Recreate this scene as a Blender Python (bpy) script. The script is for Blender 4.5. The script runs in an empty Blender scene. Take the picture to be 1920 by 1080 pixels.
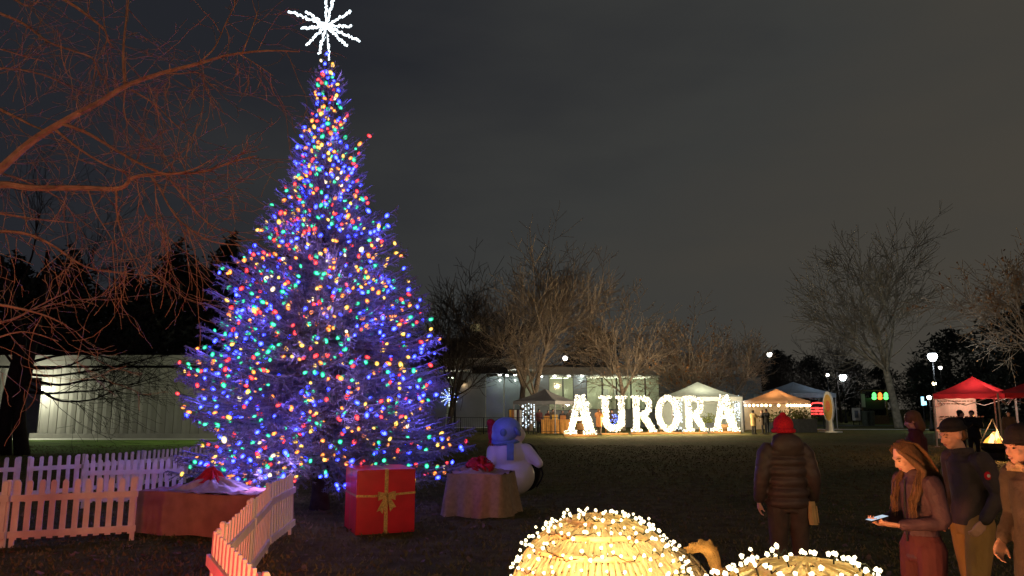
import bpy, math, random
from mathutils import Vector, Matrix, Euler, Quaternion
R = math.radians
scene = bpy.context.scene
COL = scene.collection
V = Vector

# ------------------------------------------------------------------ camera model
F, PITCH, EYE = 1400.0, R(9.09), 1.85
CP, SP = math.cos(PITCH), math.sin(PITCH)
def ray(px, py):
    u, v = (px - 960) / F, (540 - py) / F
    return V((u, CP - SP * v, SP + CP * v))
def P(px, py, Y):                       # the point at distance Y seen at a pixel of the photo
    d = ray(px, py)
    return V((0, 0, EYE)) + d * (Y / d.y)
def G(px, py):                          # the point of the ground seen at a pixel
    d = ray(px, py)
    return V((0, 0, EYE)) + d * (-EYE / d.z)

# ------------------------------------------------------------------ mesh builder
class MB:
    def __init__(s): s.v = []; s.f = []; s.m = []; s.cur = 0
    def mat(s, i): s.cur = i; return s
    def face(s, idx): s.f.append(tuple(idx)); s.m.append(s.cur)
    def add(s, pts): 
        n = len(s.v); s.v.extend(V(p) for p in pts); return n
    def quad(s, a, b, c, d):
        n = s.add((a, b, c, d)); s.face((n, n+1, n+2, n+3))
    def tri(s, a, b, c):
        n = s.add((a, b, c)); s.face((n, n+1, n+2))
    def box(s, c, size, rot=None, taper=1.0):
        c = V(c); hx, hy, hz = (k / 2 for k in size); pts = []
        for z in (-hz, hz):
            t = 1.0 if z < 0 else taper
            for x, y in ((-hx, -hy), (hx, -hy), (hx, hy), (-hx, hy)):
                p = V((x * t, y * t, z))
                if rot is not None: p = rot @ p
                pts.append(c + p)
        n = s.add(pts)
        for q in ((0,3,2,1), (4,5,6,7), (0,1,5,4), (1,2,6,5), (2,3,7,6), (3,0,4,7)): s.face([n + k for k in q])
        return s
    def bar(s, a, b, w, d=None, up=(0, 0, 1)):            # a rectangular bar from a to b
        a, b = V(a), V(b); d = d or w; t = (b - a); L = t.length; t.normalize()
        u = V(up); x = t.cross(u)
        if x.length < 1e-4: x = t.cross(V((0, 1, 0)))
        x.normalize(); y = x.cross(t)
        rot = Matrix((x, y, t)).transposed()
        return s.box((a + b) / 2, (w, d, L), rot)
    def tube(s, pts, radii, n=6, cap=True, ref=None, flat=1.0):
        pts = [V(p) for p in pts]
        if not hasattr(radii, '__len__'): radii = [radii] * len(pts)
        t0 = (pts[1] - pts[0]).normalized()
        x = V(ref) if ref is not None else (V((0, 0, 1)) if abs(t0.z) < .9 else V((1, 0, 0)))
        rings = []
        for i, p in enumerate(pts):
            t = (pts[min(i+1, len(pts)-1)] - pts[max(i-1, 0)])
            if t.length < 1e-9: t = t0
            t = t.normalized(); x = (x - t * x.dot(t))
            if x.length < 1e-6: x = t.orthogonal()
            x = x.normalized(); y = t.cross(x); r = radii[i]
            rx, ry = r if hasattr(r, '__len__') else (r, r * flat)
            rings.append(s.add([p + x * (rx * math.cos(2*math.pi*k/n)) + y * (ry * math.sin(2*math.pi*k/n)) for k in range(n)]))
        for a, b in zip(rings, rings[1:]):
            for k in range(n): s.face((a+k, a+(k+1) % n, b+(k+1) % n, b+k))
        if cap and n > 2:
            s.face([rings[0] + k for k in reversed(range(n))]); s.face([rings[-1] + k for k in range(n)])
        return s
    def limb(s, pts, radii, n=10):                         # a tube with rounded ends
        pts = [V(p) for p in pts]; radii = list(radii)
        a, b = (pts[0] - pts[1]).normalized(), (pts[-1] - pts[-2]).normalized()
        r0 = radii[0] if not hasattr(radii[0], '__len__') else min(radii[0]); r1 = radii[-1] if not hasattr(radii[-1], '__len__') else min(radii[-1])
        def sc(r, k): return (r[0]*k, r[1]*k) if hasattr(r, '__len__') else r*k
        P_ = [pts[0] + a*r0*.9, pts[0] + a*r0*.55] + pts + [pts[-1] + b*r1*.55, pts[-1] + b*r1*.9]
        R_ = [sc(radii[0], .35), sc(radii[0], .8)] + radii + [sc(radii[-1], .8), sc(radii[-1], .35)]
        return s.tube(P_, R_, n)
    def ball(s, c, r, nu=12, nv=8, rot=None):
        c = V(c); r = r if hasattr(r, '__len__') else (r, r, r)
        def pt(i, j):
            th = math.pi * j / nv; ph = 2 * math.pi * i / nu
            p = V((r[0]*math.sin(th)*math.cos(ph), r[1]*math.sin(th)*math.sin(ph), r[2]*math.cos(th)))
            return c + (rot @ p if rot is not None else p)
        top = s.add([pt(0, 0)]); rows = [s.add([pt(i, j) for i in range(nu)]) for j in range(1, nv)]; bot = s.add([pt(0, nv)])
        for i in range(nu): s.face((top, rows[0]+i, rows[0]+(i+1) % nu)); s.face((bot, rows[-1]+(i+1) % nu, rows[-1]+i))
        for a, b in zip(rows, rows[1:]):
            for i in range(nu): s.face((a+i, b+i, b+(i+1) % nu, a+(i+1) % nu))
        return s
    def lathe(s, c, prof, n=16):                            # prof: (radius, z)
        c = V(c)
        rings = [s.add([c + V((r*math.cos(2*math.pi*k/n), r*math.sin(2*math.pi*k/n), z)) for k in range(n)]) for r, z in prof]
        for a, b in zip(rings, rings[1:]):
            for k in range(n): s.face((a+k, a+(k+1) % n, b+(k+1) % n, b+k))
        s.face([rings[0]+k for k in reversed(range(n))]); s.face([rings[-1]+k for k in range(n)])
        return s
    def rings(s, rows, n=20):                               # rows: (center, rx, ry) horizontal ellipses
        rr = [s.add([V(c) + V((rx*math.cos(2*math.pi*k/n), ry*math.sin(2*math.pi*k/n), 0)) for k in range(n)]) for c, rx, ry in rows]
        for a, b in zip(rr, rr[1:]):
            for k in range(n): s.face((a+k, a+(k+1) % n, b+(k+1) % n, b+k))
        s.face([rr[0]+k for k in reversed(range(n))]); s.face([rr[-1]+k for k in range(n)])
        return s
    def prism(s, poly, y0, y1):                             # poly of (x, z), extruded along y
        n = len(poly); a = s.add([(x, y0, z) for x, z in poly]); b = s.add([(x, y1, z) for x, z in poly])
        s.face([a+k for k in range(n)]); s.face([b+k for k in reversed(range(n))])
        for k in range(n): s.face((a+(k+1) % n, a+k, b+k, b+(k+1) % n))
        return s
    def grid(s, fn, nu, nv, wrap=False):
        n = s.add([fn(i/(nu if wrap else nu), j/nv) for j in range(nv+1) for i in range(nu if wrap else nu+1)])
        w = nu if wrap else nu+1
        for j in range(nv):
            for i in range(nu): s.face((n+j*w+i, n+j*w+(i+1) % w, n+(j+1)*w+(i+1) % w, n+(j+1)*w+i))
        return s
    def moved(s, M):
        s.v = [M @ p for p in s.v]; return s
    def build(s, name, mats, parent=None, smooth=False, world=False, remesh=None, smooth_it=0):
        me = bpy.data.meshes.new(name)
        vs = s.v
        if world and parent is not None:
            o = parent.location; vs = [p - o for p in vs]
        me.from_pydata([tuple(p) for p in vs], [], s.f)
        mats = mats if isinstance(mats, (list, tuple)) else [mats]
        for m in mats: me.materials.append(m)
        if len(mats) > 1: me.polygons.foreach_set('material_index', s.m)
        if smooth: me.polygons.foreach_set('use_smooth', [True] * len(s.f))
        me.update()
        ob = bpy.data.objects.new(name, me); COL.objects.link(ob)
        if parent is not None: ob.parent = parent
        if remesh:
            md = ob.modifiers.new('join', 'REMESH'); md.mode = 'VOXEL'; md.voxel_size = remesh; md.use_smooth_shade = True
            if smooth_it:
                sm = ob.modifiers.new('soften', 'SMOOTH'); sm.iterations = smooth_it; sm.factor = .5
        return ob

def tag(o, label=None, cat=None, group=None, kind=None):
    if label: o['label'] = label
    if cat: o['category'] = cat
    if group: o['group'] = group
    if kind: o['kind'] = kind
    return o
def thing(name, label, cat, loc=(0, 0, 0), rz=0.0, group=None):
    o = bpy.data.objects.new(name, None); COL.objects.link(o)
    o.empty_display_size = .1; o.location = loc; o.rotation_euler = (0, 0, rz)
    return tag(o, label, cat, group)
def single(mb, name, mats, label, cat, loc, rz=0.0, group=None, kind=None, **kw):  # a thing that is one mesh, built in local coordinates
    o = mb.build(name, mats, None, **kw); o.location = loc; o.rotation_euler = (0, 0, rz)
    return tag(o, label, cat, group, kind)
def dup(src, loc, rz=0.0, label=None, scale=1.0):
    r = src.copy(); COL.objects.link(r); r.location = loc; r.rotation_euler = (0, 0, rz); r.scale = (scale,) * 3
    if label: r['label'] = label
    for ch in list(src.children):
        c = ch.copy(); COL.objects.link(c); c.parent = r
        for g in list(ch.children):
            d = g.copy(); COL.objects.link(d); d.parent = c
    return r
def lamp(name, loc, color, power, radius=.05, parent=None, kind='POINT'):
    L = bpy.data.lights.new(name, kind); L.color = color; L.energy = power
    if kind == 'POINT' or kind == 'SPOT': L.shadow_soft_size = radius
    o = bpy.data.objects.new(name, L); COL.objects.link(o); o.location = loc
    if parent is not None: o.parent = parent
    return o

# ------------------------------------------------------------------ materials
def mat(name, col, rough=.7, var=.25, scale=6.0, bump=0.0, bscale=None, metal=0.0, spec=.3, coords='Object', col2=None, detail=5, dist=.02, sheen=0, stretch=None, trans=0):
    m = bpy.data.materials.new(name); m.use_nodes = True; nt = m.node_tree; N = nt.nodes; L = nt.links
    b = N['Principled BSDF']; b.inputs['Roughness'].default_value = rough; b.inputs['Metallic'].default_value = metal
    b.inputs['Specular IOR Level'].default_value = spec
    if sheen: b.inputs['Sheen Weight'].default_value = sheen
    if trans: b.inputs['Transmission Weight'].default_value = trans
    tc = N.new('ShaderNodeTexCoord'); mp = N.new('ShaderNodeMapping'); L.new(tc.outputs[coords], mp.inputs['Vector'])
    if stretch: mp.inputs['Scale'].default_value = stretch
    nz = N.new('ShaderNodeTexNoise'); nz.inputs['Scale'].default_value = scale; nz.inputs['Detail'].default_value = detail
    L.new(mp.outputs[0], nz.inputs['Vector'])
    rp = N.new('ShaderNodeValToRGB'); L.new(nz.outputs['Fac'], rp.inputs['Fac'])
    c = V(col[:3]); c2 = V(col2[:3]) if col2 else None
    rp.color_ramp.elements[0].position = .3; rp.color_ramp.elements[1].position = .7
    a, z = (c, c2) if c2 is not None else (c * (1 - var), c * (1 + var))
    rp.color_ramp.elements[0].color = (*a, 1); rp.color_ramp.elements[1].color = (*[min(1, k) for k in z], 1)
    L.new(rp.outputs['Color'], b.inputs['Base Color'])
    if bump:
        n2 = N.new('ShaderNodeTexNoise'); n2.inputs['Scale'].default_value = bscale or scale * 4; n2.inputs['Detail'].default_value = 4
        L.new(mp.outputs[0], n2.inputs['Vector'])
        bp = N.new('ShaderNodeBump'); bp.inputs['Strength'].default_value = bump; bp.inputs['Distance'].default_value = dist
        L.new(n2.outputs['Fac'], bp.inputs['Height']); L.new(bp.outputs[0], b.inputs['Normal'])
    return m
def emit(name, col, strength, sample=True):
    m = bpy.data.materials.new(name); m.use_nodes = True; nt = m.node_tree; N = nt.nodes; L = nt.links
    N.clear(); o = N.new('ShaderNodeOutputMaterial'); e = N.new('ShaderNodeEmission')
    e.inputs['Color'].default_value = (*col, 1); e.inputs['Strength'].default_value = strength
    L.new(e.outputs[0], o.inputs['Surface'])
    if not sample: m.cycles.emission_sampling = 'NONE'
    return m
def shell(name, col, strength, clear):                       # tinted, lit bulb glass with the filament seen through it
    m = bpy.data.materials.new(name); m.use_nodes = True; nt = m.node_tree; N = nt.nodes; L = nt.links
    N.clear(); o = N.new('ShaderNodeOutputMaterial'); e = N.new('ShaderNodeEmission'); t = N.new('ShaderNodeBsdfTransparent'); x = N.new('ShaderNodeMixShader')
    e.inputs['Color'].default_value = (*col, 1); e.inputs['Strength'].default_value = strength
    t.inputs['Color'].default_value = (*[.35 + .65 * k for k in col], 1); x.inputs['Fac'].default_value = clear
    L.new(e.outputs[0], x.inputs[1]); L.new(t.outputs[0], x.inputs[2]); L.new(x.outputs[0], o.inputs['Surface'])
    return m
def translucent(name, col, mixf=.5, var=.2, scale=20):
    m = mat(name, col, .45, var, scale); nt = m.node_tree; N = nt.nodes; L = nt.links
    b = N['Principled BSDF']; o = [n for n in N if n.type == 'OUTPUT_MATERIAL'][0]
    t = N.new('ShaderNodeBsdfTranslucent'); x = N.new('ShaderNodeMixShader'); x.inputs['Fac'].default_value = mixf
    src = b.inputs['Base Color'].links[0].from_socket
    L.new(src, t.inputs['Color']); L.new(b.outputs[0], x.inputs[1]); L.new(t.outputs[0], x.inputs[2]); L.new(x.outputs[0], o.inputs['Surface'])
    return m

M = dict(
    bark=mat('bark', (.34, .26, .19), .9, .35, 8, .5, 30),
    bark_near=mat('bark_near', (.25, .195, .15), .85, .35, 10, .6, 40),
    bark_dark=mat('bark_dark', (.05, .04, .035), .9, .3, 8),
    bark_silhouette=mat('bark_silhouette', (.014, .012, .012), .95, .3, 8),  # bark blackened so the tree stays an unlit silhouette
    bark_pale=mat('bark_pale', (.30, .27, .21), .85, .45, 3, .4, 20),
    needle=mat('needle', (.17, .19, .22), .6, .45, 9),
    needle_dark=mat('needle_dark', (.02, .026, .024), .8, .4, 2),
    dead_leaf=mat('dead_leaf', (.3, .14, .05), .7, .4, 5),
    white_vinyl=mat('white_vinyl', (.72, .70, .68), .5, .09, 7, .08, 60, detail=9),
    gift_red=mat('gift_red', (.70, .008, .030), .34, .15, 3, .35, 7, spec=.5, dist=.012),
    gold=mat('gold', (.62, .42, .14), .35, .3, 40, .5, 60, metal=.55),
    burlap=mat('burlap', (.36, .26, .17), .9, .18, 14, .6, 220, dist=.004),
    burlap_red=mat('burlap_red', (.40, .22, .17), .9, .2, 5, .5, 200, dist=.004),
    grey_cloth=mat('grey_cloth', (.42, .40, .42), .8, .2, 12, .3, 80),
    red_cloth=mat('red_cloth', (.45, .02, .035), .75, .35, 16, .4, 60),
    inflat_white=mat('inflatable_white', (.74, .70, .68), .38, .06, 4, .15, 9, spec=.4),
    inflat_blue=mat('inflatable_blue', (.24, .37, .70), .35, .12, 5, .15, 10, spec=.4),
    scarf_blue=mat('scarf_blue', (.16, .27, .52), .5, .15, 8, .3, 30),
    black=mat('black_paint', (.012, .012, .013), .5, .2, 5),
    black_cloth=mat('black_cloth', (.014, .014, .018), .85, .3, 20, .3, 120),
    iron=mat('iron', (.03, .03, .032), .5, .2, 10, metal=.6),
    concrete=mat('concrete', (.34, .335, .31), .9, .18, .9, .25, 12, detail=8, stretch=(1, 1, .35)),
    roof_grey=mat('roof_grey', (.14, .135, .13), .8, .2, 1.5),
    fascia=mat('fascia', (.38, .36, .34), .6, .12, 1.5),
    metal_clad=mat('metal_clad', (.21, .235, .25), .4, .12, .7, metal=.3),
    cream=mat('cream_wall', (.62, .6, .5), .8, .12, 1.2),
    kerb=mat('kerb_stone', (.6, .6, .55), .85, .12, 3, .3, 20),
    asphalt=mat('asphalt', (.07, .07, .068), .9, .2, 3, .3, 60),
    wood=mat('wood', (.36, .2, .09), .7, .3, 4, .3, 30, stretch=(1, 1, 6)),
    wood_dark=mat('wood_dark', (.12, .07, .04), .8, .3, 6, .3, 30),
    canvas_white=translucent('canvas_white', (.68, .68, .62), .35, .07, 3),
    canvas_grey=mat('canvas_grey', (.36, .34, .33), .8, .1, 4),
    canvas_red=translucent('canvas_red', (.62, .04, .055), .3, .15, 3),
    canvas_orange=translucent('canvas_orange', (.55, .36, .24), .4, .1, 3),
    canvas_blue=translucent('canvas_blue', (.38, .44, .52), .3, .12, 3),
    banner=mat('banner', (.55, .45, .36), .8, .12, 2),
    skin=mat('skin', (.62, .36, .27), .5, .1, 14, .1, 80),
    hair=mat('hair', (.17, .088, .042), .5, .4, 30, .6, 60, stretch=(8, 8, .6)),
    mauve=mat('mauve_jacket', (.078, .042, .060), .7, .2, 7, .9, 11, dist=.03),
    maroon=mat('maroon_trousers', (.085, .022, .026), .8, .2, 8, .8, 10, dist=.03, stretch=(1, 1, .5)),
    navy=mat('navy_jacket', (.055, .042, .046), .7, .2, 8, .8, 9, dist=.03),
    khaki=mat('khaki_trousers', (.36, .215, .075), .8, .18, 8, .9, 9, dist=.035, stretch=(1, 1, .5)),
    puffer=mat('puffer', (.066, .045, .041), .5, .2, 8, .3, 14, spec=.4),
    dark_trousers=mat('dark_trousers', (.075, .058, .05), .85, .2, 8, .7, 9, dist=.03),
    brown_coat=mat('brown_coat', (.085, .062, .05), .85, .25, 9, .8, 12, dist=.03),
    tan_coat=mat('tan_coat', (.5, .36, .17), .85, .15, 6),
    orange_coat=mat('orange_coat', (.42, .17, .06), .85, .2, 6),
    red_knit=mat('red_knit', (.62, .015, .03), .85, .25, 60, .5, 160, dist=.006),
    fur=mat('fur', (.55, .40, .24), .9, .35, 30, .8, 90),
    dogfur=mat('dog_fur', (.50, .27, .09), .85, .4, 14, .7, 70),
    dogred=mat('dog_harness', (.42, .05, .03), .7, .2, 20),
    shoe=mat('shoe', (.03, .025, .022), .6, .2, 10),
    lip=mat('lip', (.42, .14, .12), .5, .1, 20),
    eye=mat('eye', (.02, .015, .012), .3, .1, 20),
    orange_plastic=mat('orange_plastic', (.75, .17, .03), .5, .12, 8),
    green_bin=mat('green_bin', (.09, .11, .085), .6, .2, 4),
    planter=mat('planter', (.07, .08, .09), .7, .2, 4),
    shrub=mat('shrub_leaf', (.12, .14, .035), .7, .4, 6),
    white_paint=mat('white_paint', (.78, .76, .72), .5, .06, 5),
    yellow_paint=mat('yellow_paint', (.75, .42, .06), .5, .12, 5),
    sign_grey=mat('sign_grey', (.16, .19, .22), .6, .12, 4),
    cup=translucent('clear_cup', (.82, .68, .42), .5, .3, 16),
    cup_dim=mat('cup_unlit', (.50, .38, .24), .5, .25, 20),
    wire=mat('wire', (.012, .02, .012), .6, .2, 10),
    greens=mat('garland_greens', (.02, .045, .018), .8, .3, 8),
    log=mat('log', (.05, .03, .02), .9, .4, 20, .5, 40),
    glass_dim=mat('glass_dim', (.16, .19, .2), .12, .2, .6, spec=.6),
    table_orange=mat('table_orange', (.62, .28, .06), .7, .2, 5),
)
E = dict(
    star=emit('star_light', (.80, .93, 1.0), 3.2),
    letter=emit('letter_bulb', (1.0, .87, .62), 4.2),
    ball=emit('ball_bulb', (1.0, .84, .50), 3.6),
    cafe=emit('cafe_bulb', (1.0, .78, .42), 16),
    lamp=emit('lamp_globe', (.86, .96, 1.0), 16),
    farlamp=emit('far_lamp', (1.0, .95, .85), 14),
    wall_lamp=emit('wall_lamp_lens', (.92, 1.0, .72), 18),
    fire=emit('flame', (1.0, .36, .05), 2.2),
    fire_hot=emit('flame_core', (1.0, .66, .22), 3.2),
    room=emit('room_light', (.98, 1.0, .76), 5),
    down=emit('downlight', (.95, 1.0, .86), 22),
    icy=emit('icicle_bulb', (.78, .92, 1.0), 2),
    blue=emit('blue_bulb', (.12, .2, 1.0), 6),
    neon=emit('neon_red', (1.0, .07, .06), 2.2),
    stall_green=emit('stall_green', (.12, 1.0, .18), 2.4),
    stall_orange=emit('stall_orange', (1.0, .22, .03), 2.6),
    cyan=emit('cyan_screen', (.35, .8, 1.0), 2.5),
    lantern=emit('roof_lantern', (1.0, .85, .4), .28),
)
BULBS = {
    'blue': (shell('glass_blue', (.02, .035, 1.0), 7, .35), emit('core_blue', (.35, .5, 1.0), 9)),
    'green': (shell('glass_green', (.0, .62, .30), 1.3, .35), emit('core_green', (.25, 1.0, .65), 7)),
    'red': (shell('glass_red', (1.0, .03, .05), 1.6, .35), emit('core_red', (1.0, .25, .22), 7)),
    'orange': (shell('glass_orange', (1.0, .26, .03), 1.6, .35), emit('core_orange', (1.0, .62, .22), 7)),
    'yellow': (shell('glass_yellow', (1.0, .55, .06), 1.5, .35), emit('core_yellow', (1.0, .85, .4), 7)),
    'white': (shell('glass_white', (1.0, .8, .5), 1.4, .35), emit('core_white', (1.0, .92, .75), 7)),
}

# ------------------------------------------------------------------ camera, world
cam = bpy.data.cameras.new('camera'); co = bpy.data.objects.new('camera', cam); COL.objects.link(co)
co.location = (0, 0, EYE); co.rotation_euler = (R(90) + PITCH, 0, 0)
cam.sensor_width = 36; cam.lens = 36 * F / 1920; cam.clip_end = 1500; cam.clip_start = .05
scene.camera = co
scene.view_settings.view_transform = 'Standard'; scene.view_settings.look = 'None'
scene.view_settings.exposure = 0; scene.view_settings.gamma = 1
scene.render.engine = 'CYCLES'
cy = scene.cycles
cy.use_denoising = True
try: cy.denoiser = 'OPENIMAGEDENOISE'
except Exception: pass
cy.max_bounces = 6; cy.diffuse_bounces = 3; cy.glossy_bounces = 2; cy.transmission_bounces = 3; cy.transparent_max_bounces = 8
cy.sample_clamp_indirect = 3; cy.caustics_reflective = False; cy.caustics_refractive = False
cy.use_light_tree = True

w = bpy.data.worlds.new('World'); scene.world = w; w.use_nodes = True
nt = w.node_tree; N = nt.nodes; L = nt.links; N.clear()
out = N.new('ShaderNodeOutputWorld'); bg = N.new('ShaderNodeBackground'); L.new(bg.outputs[0], out.inputs[0])
tc = N.new('ShaderNodeTexCoord')
sep = N.new('ShaderNodeSeparateXYZ'); L.new(tc.outputs['Generated'], sep.inputs[0])
def mth(op, a, b=None):
    n = N.new('ShaderNodeMath'); n.operation = op
    for i, k in enumerate((a, b)):
        if k is None: continue
        if isinstance(k, (int, float)): n.inputs[i].default_value = k
        else: L.new(k, n.inputs[i])
    return n.outputs[0]
mp = N.new('ShaderNodeMapping'); mp.inputs['Scale'].default_value = (1.0, 1.0, 3.2); mp.inputs['Rotation'].default_value = (0, R(-14), 0); L.new(tc.outputs['Generated'], mp.inputs['Vector'])
nz = N.new('ShaderNodeTexNoise'); nz.inputs['Scale'].default_value = 2.6; nz.inputs['Detail'].default_value = 5; nz.inputs['Roughness'].default_value = .5
L.new(mp.outputs[0], nz.inputs['Vector'])
# the glow of the town lies low and towards the right
a = mth('MULTIPLY', sep.outputs['X'], .55); b_ = mth('MULTIPLY', sep.outputs['Z'], -.42)
fsum = mth('ADD', mth('ADD', a, b_), mth('MULTIPLY', nz.outputs['Fac'], .40))
rp = N.new('ShaderNodeValToRGB'); L.new(mth('ADD', fsum, .30), rp.inputs['Fac'])
el = rp.color_ramp.elements
el[0].position = 0.12; el[0].color = (.017, .0185, .0235, 1)
el[1].position = .78; el[1].color = (.060, .053, .042, 1)
e = el.new(.45); e.color = (.041, .042, .040, 1)
L.new(rp.outputs[0], bg.inputs['Color']); bg.inputs['Strength'].default_value = 1.0
# ================================================================== ground
def lawn_mat():
    m = bpy.data.materials.new('lawn'); m.use_nodes = True; nt = m.node_tree; N = nt.nodes; L = nt.links
    b = N['Principled BSDF']; b.inputs['Roughness'].default_value = .95; b.inputs['Specular IOR Level'].default_value = .1
    tc = N.new('ShaderNodeTexCoord')
    def noise(s, d=5):
        n = N.new('ShaderNodeTexNoise'); n.inputs['Scale'].default_value = s; n.inputs['Detail'].default_value = d; L.new(tc.outputs['Object'], n.inputs['Vector']); return n
    n1, n2, n3 = noise(.22), noise(3.2, 6), noise(38, 4)
    r1 = N.new('ShaderNodeValToRGB'); L.new(n1.outputs['Fac'], r1.inputs['Fac'])
    r1.color_ramp.elements[0].position = .35; r1.color_ramp.elements[0].color = (.138, .122, .050, 1)
    r1.color_ramp.elements[1].position = .65; r1.color_ramp.elements[1].color = (.095, .118, .034, 1)
    r2 = N.new('ShaderNodeValToRGB'); L.new(n2.outputs['Fac'], r2.inputs['Fac'])
    r2.color_ramp.elements[0].position = .3; r2.color_ramp.elements[0].color = (.6, .55, .5, 1); r2.color_ramp.elements[1].position = .72; r2.color_ramp.elements[1].color = (1.2, 1.15, 1.1, 1)
    mx = N.new('ShaderNodeMix'); mx.data_type = 'RGBA'; mx.blend_type = 'MULTIPLY'; mx.inputs[0].default_value = 1
    L.new(r1.outputs[0], mx.inputs[6]); L.new(r2.outputs[0], mx.inputs[7]); L.new(mx.outputs[2], b.inputs['Base Color'])
    ad = N.new('ShaderNodeMath'); ad.operation = 'ADD'; L.new(n2.outputs['Fac'], ad.inputs[0]); L.new(n3.outputs['Fac'], ad.inputs[1])
    bp = N.new('ShaderNodeBump'); bp.inputs['Strength'].default_value = .9; bp.inputs['Distance'].default_value = .06
    L.new(ad.outputs[0], bp.inputs['Height']); L.new(bp.outputs[0], b.inputs['Normal'])
    return m
g = MB(); S = 700
g.quad((-S, -S, 0), (S, -S, 0), (S, S, 0), (-S, S, 0))
tag(g.build('ground', lawn_mat()), 'dark winter lawn of the park, grass and bare soil', 'lawn', kind='structure')
# lawn that stands up: blades of grass in the nearer part
rng = random.Random(5)
bl = MB()
for i in range(46000):
    y = 7.5 + 30 * rng.random() ** 1.7; x = (rng.random() * 2 - 1) * (y * .74 + .5)
    h = rng.uniform(.018, .05); a = rng.random() * 6.28; wd = .006 + .0009 * y
    ca, sa = math.cos(a) * wd, math.sin(a) * wd
    lx, ly = rng.uniform(-.03, .03), rng.uniform(-.03, .03)
    bl.tri((x - ca, y - sa, 0), (x + ca, y + sa, 0), (x + lx, y + ly, h))
grass_m = mat('grass_blade', (.14, .125, .05), .8, .4, 2)
tag(bl.build('grass', grass_m), 'short winter grass over the near lawn', 'grass', kind='stuff')
lf = MB()
for i in range(1100):
    y = 8 + 36 * rng.random() ** 1.5; x = (rng.random() * 2 - 1) * (y * .72 + .5)
    s = rng.uniform(.025, .06); q = Euler((rng.uniform(-.5, .5), rng.uniform(-.5, .5), rng.random() * 6.28)).to_matrix()
    c = V((x, y, .02 + rng.random() * .025))
    pts = [c + q @ V(p) * s for p in ((-1, 0, .2), (-.3, -.55, 0), (.5, -.5, .15), (1, 0, 0), (.45, .55, .2), (-.35, .5, 0))]
    n = lf.add(pts); lf.face(range(n, n + 6))
leaf_m = mat('fallen_leaf', (.17, .12, .075), .7, .5, 1.7, coords='Generated')
tag(lf.build('fallen_leaves', leaf_m), 'dry brown leaves scattered over the lawn', 'leaves', kind='stuff')

# ================================================================== the big lit spruce
YT = 14.2
prof = [(128,600,618),(160,590,640),(200,580,642),(250,564,656),(300,556,668),(345,548,690),(380,522,706),(410,505,722),(450,480,738),(500,452,762),(540,412,775),(580,392,800),(640,382,820),(690,352,834),(740,345,838),(800,360,846),(840,362,876),(880,345,890),(910,380,868),(940,440,830)]
cx = P(600, 946, YT).x                                          # the tree leans a little to the left as it rises
LEAN = (P(610, 120, YT).x - cx) / P(610, 120, YT).z
def lean(p): return V((p.x + LEAN * p.z, p.y, p.z))
PZ = [(P(600, y, YT).z, cx + LEAN * P(600, y, YT).z - P(a, y, YT).x, P(b, y, YT).x - cx - LEAN * P(600, y, YT).z) for y, a, b in prof][::-1]
def rad(z, th):
    z = max(PZ[0][0], min(PZ[-1][0], z))
    for (z0, l0, r0), (z1, l1, r1) in zip(PZ, PZ[1:]):
        if z0 <= z <= z1:
            k = (z - z0) / max(1e-6, z1 - z0); l, r = l0 + (l1-l0)*k, r0 + (r1-r0)*k; break
    c = math.cos(th); w_ = (1 + c) / 2
    q = l * (1 - w_) + r * w_
    return q * (1 - .10 * abs(math.sin(th)))
ZTOP = PZ[-1][0]
spruce = thing('spruce_tree', 'tall blue spruce decorated as a Christmas tree with a star on its tip', 'tree', (cx, YT, 0))
T = MB(); T.tube([(0,0,-.05),(.01,0,.3),(0,.02,2),(0.02,0,5),(.03,0,7.5),(.04,0,ZTOP+.42)], [.2,.16,.14,.085,.04,.012], 9)
T.v = [lean(p) for p in T.v]; T.build('trunk', M['bark_dark'], spruce, smooth=True)
rng = random.Random(11)
C = MB(); cand = []
def brush(p, d, L_, n, nl, wd):
    d = d.normalized(); x = d.orthogonal().normalized(); y = d.cross(x)
    C.quad(p - x*.006, p + x*.006, p + d*L_ + x*.003, p + d*L_ - x*.003)
    for i in range(n):
        t = (i + rng.random()) / n; a = rng.random() * 6.283
        o = x * math.cos(a) + y * math.sin(a); q = p + d * (L_ * t)
        s = d.cross(o) * (wd * .5); e = q + (o * .8 + d * .75).normalized() * nl * rng.uniform(.7, 1.15)
        C.tri(q - s, q + s, e)
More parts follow.
